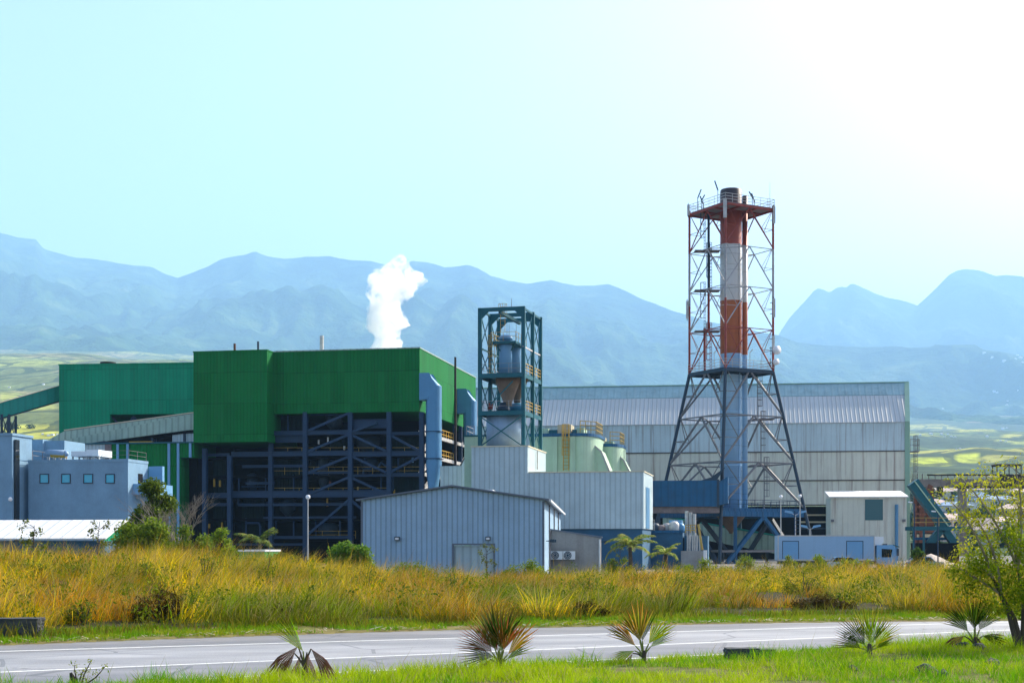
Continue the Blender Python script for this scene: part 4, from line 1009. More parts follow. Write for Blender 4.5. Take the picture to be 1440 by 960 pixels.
ANG = 16.
dirs = []
f = Vector((-math.sin(R(ANG)), -math.cos(R(ANG)), 0))
dirs = [f, Vector((-f.y, f.x, 0)), -f, Vector((f.y, -f.x, 0))]     # front, right, back, left
LZ = [zc(299), zc(354), zc(409.5), zc(466.5), zc(525), zc(588), zc(653), zc(716), GZP]
ZB, ZK = LZ[7], LZ[4]
def lr(z): return 6.3 if z >= ZK else 6.3 + (ZK - z) / (ZK - ZB) * 4.6
def lp(i, z): return CC + dirs[i % 4] * lr(z) + Vector((0, 0, z))
tw = thing('lattice_tower', 'red and white four legged lattice tower with splayed grey feet round the smokestack', 'tower', (CC.x, CC.y, GZP))
segs = [(LZ[0] + .6, LZ[1], 'red_steel'), (LZ[1], zc(428), 'white_steel'), (zc(428), LZ[4], 'red_steel'), (LZ[4], LZ[7], 'dark_steel'), (LZ[7], LZ[8], 'dark_steel')]
for i in range(4):
    for z1, z0, mt in segs:
        w = .34 if z0 >= LZ[4] - .1 else .5
        MB().tube(lp(i, z0), lp(i, z1), w / 2 * 1.05, w / 2, 8).build('leg', mt, tw)
lvm = ['red_steel', 'white_steel', 'white_steel', 'red_steel', 'gray_steel', 'gray_steel', 'gray_steel']
for L in range(7):
    z1, z0 = LZ[L], LZ[L + 1]
    if L == 0: z1 -= .2
    for i in range(4):
        a1, b1 = lp(i, z1), lp(i + 1, z1); a0, b0 = lp(i, z0 + .15), lp(i + 1, z0 + .15); m1 = (a1 + b1) / 2
        w = .13 if L < 4 else .23
        mb = MB()
        mb.bar(m1, a0, w).bar(m1, b0, w)
        if L not in (0, 4): mb.bar(a1, b1, w * .8)
        for c0, c1 in ((a0, a1), (b0, b1)):
            q = m1.lerp(c0, .5); lm = c0.lerp(c1, .5)
            mb.bar(lm, q, w * .45).bar(c1.lerp(m1, .06), q, w * .45)
        mb.build('bracing', lvm[L], tw)
    if L in (1, 2, 3, 5, 6):
        mb = MB(); ms = [(lp(i, z1) + lp(i + 1, z1)) / 2 for i in range(4)]
        for i in range(4): mb.bar(ms[i], ms[(i + 1) % 4], .12)
        mb.build('plan_bracing', lvm[L], tw)
def platform(z, r, mt, mrail, th=.3):
    poly = [CC + d * r + Vector((0, 0, z - th)) for d in dirs]
    MB().prism(poly, (0, 0, th)).build('platform', mt, tw)
    mb = MB()
    for k in range(4):
        a, b = poly[k], poly[(k + 1) % 4]
        for g in (.33, .66): mb.bar(a.lerp(b, g) - Vector((0, 0, .12)), poly[(k + 3) % 4].lerp(poly[(k + 2) % 4], g) - Vector((0, 0, .12)), .14, .22)
        mb.bar(a - Vector((0, 0, .1)), b - Vector((0, 0, .1)), .2, .32)
    mb.build('platform_beam', 'red_steel' if mt == 'rust_gray' else mt, tw)
    pts = [p + Vector((0, 0, th)) for p in poly]; pts.append(pts[0])
    MB().rail(pts, 1.25, .06, 3, 1.3).build('railing', mrail, tw)
platform(LZ[0] + .25, 6.5, 'rust_gray', 'galv', .2)
platform(LZ[4] + .25, 6.5, 'dark_steel', 'galv')
poly = [CC + d * 10.7 + Vector((0, 0, ZB - .5)) for d in dirs]
MB().prism(poly, (0, 0, .5)).build('base_deck', 'deep_blue', tw)
pts = [p + Vector((0, 0, .5)) for p in poly]; MB().rail([pts[3], pts[0], pts[1], pts[2]], 1.2, .07, 2, 1.5).build('railing', 'steel', tw)
mb = MB()
for k in range(4): mb.bar(poly[k] - Vector((0, 0, .35)), poly[(k + 1) % 4] - Vector((0, 0, .35)), .5, .75)
mb.build('deck_beam', 'deep_blue', tw)
for k in range(4):
    a, b = poly[k], poly[(k + 1) % 4]; m = (a + b) / 2 - Vector((0, 0, .7))
    for e in (a, b):
        q = e.lerp(m, .12); MB().bar(m, Vector((q.x, q.y, GZP)), .55).build('strut', 'deep_blue' if k in (0,) else 'dark_steel', tw)
    mb = MB(); mb.bar(Vector((a.x, a.y, 1)), Vector((b.x, b.y, 1)), .3); mb.build('tie_beam', 'gray_steel', tw)
p = S(1034, 760, 206); MB().bar((p.x, p.y, GZP), (p.x, p.y, ZB - .6), .5).build('prop', 'deep_blue', tw)
# ladders and landings
lx = CC + Vector((-3.7, -.5, 0)); mats = ['dark_steel', 'dark_steel', 'gray_steel', 'red_steel']
for L in range(4):
    x = lx + Vector((.9 * (L % 2) - .3, 0, 0)); mb = MB(); ladder(mb, x, LZ[L + 1], LZ[L] + (0 if L == 0 else 1.2), .5, True, .07, outward=(-1, -.4, 0)); mb.build('ladder', mats[L], tw)
    if L: MB().box(lx.x - 1.9, lx.x + 1.9, lx.y - 1.0, lx.y + 1.0, LZ[L] - .1, LZ[L]).build('landing', 'rust_gray', tw)
    MB().tube((lx.x + .35 - .6 * (L > 2), lx.y + .7, LZ[L + 1]), (lx.x + .35 - .6 * (L > 2), lx.y + .7, LZ[L] + .6), .19, .19, 8).build('riser_pipe', 'dark_steel' if L < 2 else 'red_steel', tw)
lx = CC + Vector((4.3, 1.5, 0))
for L in range(4, 7):
    x = lx + Vector((.5 * (L - 4), 0, 0)); mb = MB(); ladder(mb, x, LZ[L + 1], LZ[L] + (0 if L == 4 else 1.2), .6, True, .08, outward=(1, -.4, 0)); mb.build('ladder', 'gray_steel', tw)
    if L > 4: MB().box(lx.x - 1.2, lx.x + 2.4, lx.y - 1, lx.y + 1, LZ[L] - .1, LZ[L]).build('landing', 'rust_gray', tw)
# floodlight arms and lightning rods on the platforms
def corner(k, g): return (CC + dirs[k % 4] * 6.4).lerp(CC + dirs[(k + 1) % 4] * 6.4, g)
for k, g, h in ((3, .25, 3.2), (3, .35, 2.2), (2, .7, 3.0), (0, .55, 2.0), (1, .5, 3.2), (3, .8, 3.4)):
    b = corner(k, g) + Vector((0, 0, LZ[0] + .2)); mb = MB(); mb.bar(b, b + Vector((0, 0, h * .6)), .09).bar(b + Vector((0, 0, h * .6)), b + Vector((.5 if g < .5 else -.5, -.2, h)), .14); mb.build('light_arm', 'dark_steel', tw)
for k, g in ((3, .3), (0, .5), (0, .75), (3, .7)):
    b = corner(k, g) + Vector((0, 0, LZ[4] + .2)); mb = MB(); mb.bar(b, b + Vector((0, 0, 2.4)), .08).bar(b + Vector((0, 0, 2.4)), b + Vector((.4, -.2, 2.9)), .1); mb.build('light_arm', 'galv', tw)
b = corner(1, .1) + Vector((0, 0, LZ[0] + .2)); MB().tube(b, b + Vector((0, 0, 4.2)), .05, .02, 6).build('lightning_rod', 'galv', tw)
def antenna(px, y0, y1, d, label, w=.35):
    p = S(px, y1, d); q = S(px, y0, d); z0, z1 = p.z, q.z
    t = thing('panel_antenna', label, 'antenna', (p.x, p.y, z0))
    MB().box(p.x - w / 2, p.x + w / 2, d - .15, d + .08, z0, z1).build('panel', 'galv', t)
    mb = MB()
    for f in (.2, .8): z = z0 + (z1 - z0) * f; mb.bar((p.x, d, z), (p.x + (.5 if px < 1028 else -.5), d + .4, z), .08)
    mb.tube((p.x, d + .16, z0 - .3), (p.x, d + .16, z1 + .3), .05, .05, 6); mb.build('mounting_pole', 'dark_steel', t)
antenna(968, 288, 303, 216.2, 'panel antenna on the left corner of the top platform')
antenna(1088.5, 290, 314, 212.8, 'long panel antenna on the right corner of the top platform')
antenna(1019.5, 279, 306, 208.3, 'panel antenna on the front corner of the top platform before the stack mouth', .5)
antenna(966.5, 423, 448, 216.2, 'slim panel antenna halfway up the left leg of the lattice tower')
antenna(1088.5, 420, 446, 212.8, 'slim panel antenna halfway up the right leg of the lattice tower')
antenna(1087.5, 472, 493, 212.8, 'panel antenna on the right leg beside the upper dish')
for px, py, r, label in ((1091, 492.5, .62, 'white drum dish antenna, the upper of two on the right tower leg'), (1090, 509, .45, 'smaller drum dish antenna just above the middle platform')):
    p = S(px, py, 212.4); t = thing('dish_antenna', label, 'antenna', p)
    ax = Vector((.5, -1, 0)).normalized()
    MB().tube(p, p + ax * .5, r, r, 22).tube(p - ax * .25, p, r * .3, r, 22).build('drum', 'lamp_white', t, True)
    MB().bar(p - ax * .2, p + Vector((-.7, .5, .0)), .1).bar(p - ax * .2 + Vector((-.55, .3, -.6)), p - ax * .2 + Vector((-.55, .3, .6)), .1).build('mount', 'dark_steel', t)

# ---- big blue flue duct into the stack
F = Fr(917, 203, -6); u1 = F.u(1008)
t = thing('flue_duct', 'large dark blue flue duct running into the foot of the smokestack', 'duct', F.p(u1 / 2, 2, 6))
z0, z1 = F.z(712), F.z(675.5)
MB().fbox(F, F.u(880), u1, 0, 3.6, z0, z1).build('casing', 'deep_blue', t)
mb = MB()
a = F.p(F.u(985), .2, z1); 
MB().prism([F.p(F.u(985), .2, z1 + .003), F.p(u1, .2, z1 + .003), F.p(u1 + 1.2, .2, F.z(657)), F.p(F.u(1000), .2, F.z(671))], F.p(0, 3.2, 0) - F.p(0, 0, 0)).build('transition_hood', 'dark_steel', t)
MB().fbox(F, u1 + .003, u1 + .35, -.15, 3.75, z0 - .15, z1 + .15).build('end_flange', 'dark_steel', t)
MB().prism([F.p(u1 + .36, .3, z0 + .2), F.p(u1 + 1.6, .9, z0 + .5), F.p(u1 + 1.6, .9, z1 + .6), F.p(u1 + .36, .3, z1 - .2)], F.p(.4, 6, 0) - F.p(0, 0, 0)).build('inlet', 'deep_blue', t)
mb = MB(); mb.fbox(F, F.u(900), F.u(1012), .4, .9, z0 - .9, z0 - .003).fbox(F, F.u(900), F.u(1012), 2.8, 3.3, z0 - .9, z0 - .003); mb.build('support_girder', 'rust_gray', t)
for px in (926, 968):
    for v in (.6, 3.0): MB().fbox(F, F.u(px) - .25, F.u(px) + .25, v - .25, v + .25, GZP, z0 - .91).build('support_leg', 'dark_steel', t)

# ---- pale green conveyor gallery falling to the right behind the tower legs
a = S(932, 736, 232); b = S(1108, 769, 222)
t = thing('conveyor_gallery', 'pale green conveyor gallery sloping down to the right behind the lattice tower feet', 'conveyor', (a + b) / 2)
off = Vector((.4, 3, 0)); hh = Vector((0, 0, 1.35))
MB().prism([a - hh, a + hh * .8, b + hh, b - hh * 1.0], off).build('housing', 'gallery_clad', t)
MB().prism([a + hh * .8 + Vector((0, -.15, .03)), a + hh * .8 + Vector((0, -.15, .3)), b + hh + Vector((0, -.15, .3)), b + hh + Vector((0, -.15, .03))], off * 1.1).build('roof', 'gallery_green', t)
for f in (.2, .5, .85): p = a.lerp(b, f); MB().bar((p.x, p.y + 1.4, GZP), (p.x, p.y + 1.4, p.z - 1.3), .4).build('support_leg', 'dark_steel', t)

# ---- pump yard left of the tower
F = Fr(900, 162, A0); ua, ub, uc = F.u(960), F.u(986), F.u(995)
t = thing('pump_basin', 'blue walled pump basin with pipes and a yellow ladder between annex and tower', 'basin', F.p(3, 2, GZP))
zt = F.z(749)
MB().fbox(F, 0, ua, 0, 6, GZP, zt).build('wall', 'plinth', t)
MB().fbox(F, -.1, ua + .1, -.15, .3, zt + .003, zt + .3).build('coping', 'deep_blue', t)
for i, (px, r, h, mt) in enumerate(((921, .6, .9, 'dark_steel'), (938, .6, .9, 'white_steel'), (948, .6, 1.1, 'galv'), (957, .5, .9, 'duct_blue'), (930, .5, .7, 'rust_gray'))):
    u = F.u(px, 1.5 + .5 * (i % 2)); c = F.p(u, 1.5 + .5 * (i % 2), zt + .2)
    MB().lathe(c, [(r * .9, 0), (r, h * .2), (r, h * .7), (r * .6, h), (.1, h * 1.05)], 14).build('pump_housing', mt, t, True)
MB().fbox(F, F.u(938), F.u(956), 2.8, 4.5, zt, zt + 1.5).build('motor_box', 'lightblue_panel', t)
for i, px in enumerate((965.5, 971, 976.5)):
    u = F.u(px, 4); MB().tube(F.p(u, 4, GZP), F.p(u, 4, F.z(718 + 2 * i, u, 4)), .2, .2, 10).build('standpipe', 'galv', t)
mb = MB()
for px in (967, 970, 974, 977, 980, 984): u = F.u(px, -.3); mb.tube(F.p(u, -.3, GZP + 1.2), F.p(u, -.3, F.z(752, u)), .11, .11, 8)
mb.build('pipe_bundle', 'galv', t)
MB().fbox(F, ua + .15, uc, .4, 3, GZP, F.z(753)).build('pipe_backing', 'plinth', t)
MB().fbox(F, F.u(958), F.u(992), -.5, -.36, GZP, F.z(774)).build('low_wall', 'concrete', t)
MB().fbox(F, F.u(989.5), F.u(994), -.6, -.2, GZP, F.z(773)).build('pillar', 'white_paint', t)
mb = MB(); mb.rail([F.p(F.u(964), .2, F.z(749)), F.p(F.u(978), .2, F.z(749))], .9, .09, 3, .5); mb.build('yellow_railing', 'yellow', t)
MB().bar(F.p(F.u(982), -.2, F.z(737)), F.p(F.u(988), -.4, F.z(773)), .22).build('ladder_stringer', 'yellow_rail', t)
MB().bar(F.p(F.u(907), -.3, F.z(725)), F.p(F.u(903), -.5, F.z(747)), .2).bar(F.p(F.u(917), -.3, F.z(725)), F.p(F.u(914), -.5, F.z(747)), .2).build('ladder_stringer', 'yellow', t)
mb = MB(); mb.rail([F.p(F.u(903), -.2, zt + .3), F.p(F.u(920), -.2, zt + .3)], 1.2, .05); mb.build('railing', 'galv', t)

# ================================================================== LAMPS
def lamp_single(px, ytop, d, label, mt='galv', ball=True, arm=0):
    p = S(px, ytop, d); g = ground_h(p.x, d)
    t = thing('street_lamp', label, 'street lamp', (p.x, d, g))
    MB().tube((p.x, d, g), (p.x, d, p.z), .075, .05, 8).build('pole', mt, t)
    if ball:
        MB().lathe((p.x, d, p.z - .05), [(.06, 0), (.18, .09), (.22, .22), (.16, .36), (.04, .4)], 14).build('lamp_head', 'lamp_white', t, True)
    else:
        e = Vector((p.x + arm, d - .2, p.z + .15)); MB().bar((p.x, d, p.z), e, .06).build('arm', mt, t)
        MB().bar(e - Vector((arm * .3, 0, 0)), e + Vector((arm * .6, 0, .05)), .3, .12).build('lamp_head', 'lamp_white', t)
def lamp_double(px, ytop, d, label):
    p = S(px, ytop, d); g = ground_h(p.x, d)
    t = thing('street_lamp', label, 'street lamp', (p.x, d, g))
    MB().tube((p.x, d, g), (p.x, d, p.z), .1, .06, 8).build('pole', 'galv', t)
    for s in (-1, 1):
        e = Vector((p.x + s * .55, d - .1, p.z + .25)); MB().bar((p.x, d, p.z), e, .06).build('arm', 'galv', t)
        MB().prism([e + Vector((-s * .25, -.2, -.1)), e + Vector((s * .75, -.2, .12)), e + Vector((s * .7, -.2, .34)), e + Vector((-s * .1, -.2, .22))], (0, .4, 0)).build('lamp_head', 'lightblue_panel', t)
lamp_single(433, 701, 128, 'tall lamp post with a white globe head standing before the steel frame')
lamp_single(1098, 700, 168, 'tall globe lamp post left of the refrigerated truck roof')
lamp_single(1125, 699, 170, 'globe lamp post in line with the right foot of the lattice tower')
lamp_double(1118.5, 724, 175, 'twin headed lamp post, taller one above the truck body')
lamp_double(1139, 744, 176, 'short twin headed lamp post just above the truck roof')
lamp_single(1286, 708, 155, 'arm lamp post at the right corner of the storage hall', 'steel', False, -.45)
lamp_single(1319, 721, 150, 'arm lamp post in front of the sloping teal conveyor', 'steel', False, -.45)
t = thing('ladder_mast', 'slim lattice ladder mast standing behind the truck', 'mast', S(1121, 790, 172)); mb = MB(); p = S(1121.5, 790, 172); ladder(mb, p, -.8, S(0, 718, 172).z, .7, False, .12); mb.build('ladder', 'steel', t)

# ================================================================== TRUCK AND CARS
def wheel(t, c, r, w, ax=(0, 1, 0)):
    ax = Vector(ax); c = Vector(c)
    wh = MB().tube(c - ax * w / 2, c + ax * w / 2, r, r, 20).build('wheel', 'rubber', t)
    MB().tube(c - ax * (w / 2 + .01), c + ax * (w / 2 + .01), r * .58, r * .58, 16).build('rim', 'galv', wh)
F = Fr(1094, 157, -2.); L = F.u(1229.5); g = GZP; zt = F.z(752.5)
t = thing('refrigerated_truck', 'pale refrigerated box truck parked behind the grass with a light blue cab', 'truck', F.p(L / 2, 1.2, g))
MB().fbox(F, 0, L, 0, 2.5, g + 1.05, zt).build('box_body', 'truck_body', t)
mb = MB(); mb.fbox(F, -.04, L + .04, -.03, 0 - .003, zt - .1, zt + .02).fbox(F, -.04, L + .04, -.03, -.003, g + 1.0, g + 1.15).fbox(F, L - .06, L + .03, -.03, -.003, g + 1.153, zt - .103).fbox(F, -.04, .08, -.03, -.003, g + 1.153, zt - .103); mb.build('edge_trim', 'galv', t)
for pa, pb in ((1101, 1122.5), (1191, 1213)):
    a, b = F.u(pa), F.u(pb); za, zb = F.z(800), F.z(761)
    dr = MB().fbox(F, a, b, -.03, -.004, g + 1.2, zb).build('side_door', 'lightblue_panel', t)
    MB().fbox(F, a - .07, a - .003, -.045, -.004, g + 1.2, zb).fbox(F, b + .003, b + .07, -.045, -.004, g + 1.2, zb).fbox(F, a - .07, b + .07, -.045, -.004, zb + .003, zb + .08).build('door_frame', 'dark_steel', dr)
c0, c1 = F.u(1233), F.u(1262)
MB().prism([F.p(L + .1, .3, zt - .12), F.p(F.u(1243.5), .3, zt - .12), F.p(F.u(1243.5), .3, zt - .75), F.p(F.u(1238), .3, zt - 1.1), F.p(L + .1, .3, zt - 1.1)], F.p(0, 1.9, 0) - F.p(0, 0, 0)).build('cooling_unit', 'white_paint', t)
zr = F.z(766)
MB().prism([F.p(c0, .05, g + .6), F.p(c1 - .05, .05, g + .6), F.p(c1, .05, g + 1.6), F.p(c1 - .25, .05, zr - .1), F.p(c1 - .5, .05, zr), F.p(c0, .05, zr)], F.p(0, 2.35, 0) - F.p(0, 0, 0)).build('cab', 'lightblue_panel', t)
wq = MB().prism([F.p(F.u(1240), .03, F.z(783)), F.p(F.u(1253), .03, F.z(783)), F.p(F.u(1255), .03, F.z(772)), F.p(F.u(1240), .03, F.z(771))], F.p(0, -.02, 0) - F.p(0, 0, 0)).build('side_window', 'glass_dark', t)
MB().prism([F.p(c1 + .012, .2, g + 1.75), F.p(c1 + .012, 2.2, g + 1.75), F.p(c1 - .2, 2.2, zr - .25), F.p(c1 - .2, .2, zr - .25)], F.p(.02, 0, 0) - F.p(0, 0, 0)).build('windscreen', 'glass_dark', t)
MB().fbox(F, c1 - .1, c1 + .1, -.3, -.05, F.z(781), F.z(771)).build('mirror', 'dark_steel', t)
MB().prism([F.p(c1 - .5, .1, zr + .003), F.p(c1 + .25, .1, zr - .25), F.p(c1 + .25, .1, zr - .15), F.p(c1 - .4, .1, zr + .08)], F.p(0, 2.2, 0) - F.p(0, 0, 0)).build('sun_visor', 'teal_steel', t)
MB().fbox(F, F.u(1245), F.u(1249), .4, 1.4, zr + .003, zr + .14).build('roof_vent', 'dark_steel', t)
mb = MB(); mb.fbox(F, .2, c1 - .3, .6, .8, g + .6, g + .95).fbox(F, .2, c1 - .3, 1.7, 1.9, g + .6, g + .95); mb.build('chassis', 'dark_steel', t)
for k in range(7): MB().bar(F.p(L + .08, .2, g + 1.1 + k * .3), F.p(L + .08, .9, g + 1.1 + k * .3), .06).build('ladder_rung', 'galv', t)
yax = (F.p(0, 1, 0) - F.p(0, 0, 0))
for u in (1.4, 2.8, c1 - 1.2):
    for v in (.25, 2.25): wheel(t, F.p(u, v, g + .5), .5, .3, yax)

def car(label, loc, rz, mt, length=4.3, width=1.75):
    t = thing('parked_car', label, 'car', (0, 0, 0)); w = width / 2; l = length
    lower = [(0, .35), (l, .35), (l, .75), (l * .97, .9), (l * .74, .98), (l * .1, .98), (0, .9)]
    MB().prism([(x, -w, z) for x, z in lower], (0, width, 0)).build('body', mt, t)
    top = [(l * .06, .98), (l * .72, .98), (l * .55, 1.42), (l * .16, 1.44)]
    MB().prism([(x, -w * .9, z + .003) for x, z in top], (0, width * .9, 0)).build('cabin_glass', 'glass_dark', t)
    MB().prism([(l * .15, -w * .84, 1.448), (l * .56, -w * .84, 1.428), (l * .52, -w * .84, 1.49), (l * .2, -w * .84, 1.5)], (0, width * .84, 0)).build('roof', mt, t)
    for x in (.06, .4, .71):
        for s in (-1, 1): MB().bar((l * x, s * w * .91, .98), (l * (x + (.1 if x < .1 else 0 if x < .5 else -.16)), s * w * .91, 1.45), .07).build('pillar', mt, t)
    for x in (.18, .8):
        for s in (-1, 1): wheel(t, (l * x, s * (w - .1), .31), .31, .2)
    for s in (-1, 1):
        MB().box(l - .02, l + .015, s * w * .7 - .16, s * w * .7 + .16, .66, .8).build('headlight', 'lamp_white', t)
        MB().box(-.015, .02, s * w * .75 - .12, s * w * .75 + .12, .66, .85).build('tail_light', 'red_steel', t)
    t.location = loc; t.rotation_euler.z = rz
    return t
p = S(1164, 790, 149); car('pale car in front of the truck, only its roof above the grass', (p.x, p.y, ground_h(p.x, p.y) ), R(-3), 'lightblue_panel')
p = S(1279, 790, 152); car('blue car half hidden by grass beside the pale sand heap', (p.x, p.y, ground_h(p.x, p.y)), R(12), 'bluepaint', 3.6)
# sand heap
c = S(1309, 778, 158); n = 30; vs = [(c.x, c.y, c.z)]; fs = []
for j in range(1, 9):
    for i in range(n):
        th = 2 * math.pi * i / n; r = j / 8 * 3.9 * (1 + .12 * math.sin(3 * th + 1) + .05 * rnd.uniform(-1, 1)); vs.append((c.x + r * math.cos(th), c.y + r * math.sin(th), c.z - (c.z - GZP + .1) * (j / 8) ** 1.05 + rnd.uniform(-.04, .04)))
for i in range(n): fs.append((0, 1 + i, 1 + (i + 1) % n))
for j in range(7):
    for i in range(n): a = 1 + j * n + i; b = 1 + j * n + (i + 1) % n; fs.append((a, a + n, b + n, b))
tag(MB().add(vs, fs).build('sand_heap', 'sand', None, True), 'pale heap of sand beside the sloping teal conveyor', 'heap')
# green skip at left
F = Fr(336, 112, -14); u1 = F.u(372); zt = F.z(773)
t = thing('skip_container', 'small green container with a white rim in the grass by the coconut palm', 'container', F.p(u1 / 2, 1, GZP))
MB().fbox(F, 0, u1, 0, 3, GZP, zt - .12).build('body', 'green_skip', t); MB().fbox(F, -.06, u1 + .06, -.06, 3.06, zt - .117, zt + .03).build('rim', 'lamp_white', t)

# ================================================================== RIGHT SIDE: sloping teal conveyor, pipe rack, gantry crane
d = 205
t = thing('sloping_conveyor', 'steep teal conveyor on a teal platform right of the storage hall', 'conveyor', S(1320, 745, d))
MB().bar(S(1283, 678, d), S(1330, 741, d), 1.6, 1.5, up=(0, 1, 0)).build('housing', 'teal_steel', t)
MB().bar(S(1286, 676, d - .9), S(1333.5, 739, d - .9), .15, .2, up=(0, 1, 0)).build('edge_rail', 'silo_green', t)
mb = MB(); mb.bar(S(1326, 741, d), S(1343, 766, d), 1.0); mb.bar(S(1326, 741, d), S(1306, 765, d), 1.0); mb.build('base_leg', 'teal_steel', t)
a, b = S(1284, 742.5, d - 1.5), S(1362, 742.5, d - 1.5)
mb = MB(); mb.bar(a, b, .3, .55).bar(a + Vector((0, 4, 0)), b + Vector((0, 4, 0)), .3, .55); mb.build('platform_beam', 'teal_steel', t)
for px in (1285, 1299, 1362): p = S(px, 743, d - 1.5); MB().bar((p.x, p.y, GZP), p, .3).build('platform_leg', 'teal_steel', t)
mb = MB(); mb.rail([a + Vector((0, 0, .3)), b.lerp(a, .3) + Vector((0, 0, .3))], 1.2, .08, 2, 1.5); mb.build('yellow_railing', 'yellow_rail', t)
p0, p1 = S(1289, 763, d), S(1346, 763, d); MB().box(p0.x, p1.x, d - 1, d + 3, GZP, p0.z).build('base_box', 'dark', t)
a, b = S(1284, 757, d + 1), S(1340, 757, d + 1); MB().bar(a, b, .3, .4).build('pipe', 'deep_blue', t)
mb = MB(); mb.rail([S(1280, 740, d - 2), S(1284, 720, d - 2)], 1.6, .07, 2, 1.2); mb.build('stair_rail', 'teal_steel', t)
d = 255
t = thing('rusty_pipe_rack', 'rusty red brown pipe rack standing behind the sloping teal conveyor', 'pipe rack', S(1298, 760, d))
for px in (1287, 1291, 1296, 1301, 1306, 1310): p = S(px, 686, d + (px % 3)); MB().bar((p.x, p.y, 0), p, .5 if px % 2 else .8).build('column', 'rust' if px != 1301 else 'rust_gray', t)
for py in (700, 712, 722, 735): MB().bar(S(1286, py, d - .4), S(1312, py + 1, d - .4), .3, .35).build('cross_beam', 'rust', t)
MB().bar(S(1309, 682, d), S(1293, 715, d), .8).build('diagonal', 'rust', t)
for py, w in ((746, 1.2), (752, .8)): MB().bar(S(1284, py, d), S(1336, py, d), .3, w).build('low_panel', 'rust' if w > 1 else 'beige', t)
d = 278
t = thing('gantry_crane', 'long weathered gantry crane beam on a pillar with a dark operator cabin', 'crane', S(1353, 750, d))
MB().bar(S(1282, 679, d), S(1500, 679, d), 1.2, 1.5).build('girder', 'rust_gray', t)
MB().bar(S(1342, 684.5, d - .8), S(1500, 684.5, d - .8), .4, .5).build('lower_flange', 'brown_black', t)
MB().bar(S(1304, 667.5, d - .7), S(1500, 667.5, d - .7), .5, .3).build('walkway', 'brown_black', t)
mb = MB()
for px in range(1306, 1500, 9): mb.bar(S(px, 667.5, d - .7), S(px, 674, d - .7), .14)
for px in (1284, 1290, 1297): mb.bar(S(px, 666, d), S(px, 674, d), .2)
mb.build('walkway_post', 'rust_gray', t)
p0, p1 = S(1348, 685, d), S(1358, 760, d); MB().box(p0.x, p1.x, d - .7, d + .7, p1.z - 3, p0.z - .0).build('pillar', 'rust_gray', t)
p0, p1 = S(1318, 684, d), S(1325, 698, d); MB().box(p0.x, p1.x, d - .6, d + .6, p1.z, p0.z).build('trolley', 'brown_black', t)
p0, p1 = S(1401, 684, d), S(1437, 667, d); MB().box(p0.x, p1.x, d - 1.6, d - .65, p0.z, p1.z).build('machinery_house', 'brown_black', t)
mb = MB(); q0, q1 = S(1402, 667, d - 1.5), S(1436, 654, d - 1.5)
for x in (q0.x, (q0.x + q1.x) / 2, q1.x):
    for y in (d - 1.5, d + 1): mb.bar((x, y, q0.z), (x, y, q1.z), .16)
mb.bar((q0.x - .2, d - 1.5, q1.z), (q1.x + .2, d - 1.5, q1.z), .25).bar((q0.x - .2, d + 1, q1.z), (q1.x + .2, d + 1, q1.z), .25).bar((q0.x, d - 1.5, q0.z), (q0.x + 2.4, d - 1.5, q1.z), .12).bar((q1.x, d - 1.5, q0.z), (q1.x - 2.4, d - 1.5, q1.z), .12)
mb.build('cabin_frame', 'brown_black', t)
MB().box(q0.x - .3, q1.x + .3, d - 1.8, d + 1.3, q1.z + .13, q1.z + .28).build('cabin_roof', 'rust_gray', t)

# ================================================================== TOWN HOUSES
def house(px, d, w, dep, h, rh, rz, label, wall, roof):
    x = K(px) * d; g = ground_h(x, d)
    t = thing('house', label, 'house', (0, 0, 0), 'houses of the town behind the gantry')
    MB().box(-w / 2, w / 2, -dep / 2, dep / 2, -2.5, h).build('wall', wall, t)
    o = .5
    MB().add([(-w / 2 - o, -dep / 2 - o, h + .003), (w / 2 + o, -dep / 2 - o, h + .003), (w / 2 + o, dep / 2 + o, h + .003), (-w / 2 - o, dep / 2 + o, h + .003), (-w / 2 + dep * .35, 0, h + rh), (w / 2 - dep * .35, 0, h + rh)],
             [(3, 2, 1, 0), (0, 1, 5, 4), (1, 2, 5), (2, 3, 4, 5), (3, 0, 4)]).build('roof', roof, t)
    n = max(2, int(w / 3.2))
    for i in range(n):
        x0 = -w / 2 + (i + .5) * w / n
        for k in range(2 if h > 5 else 1):
            f = MB().box(x0 - .6, x0 + .6, -dep / 2 - .06, -dep / 2 - .003, 1 + k * 3, 2.3 + k * 3).build('window', 'glass_dark', t)
    t.location = (x, d, g); t.rotation_euler.z = R(rz)
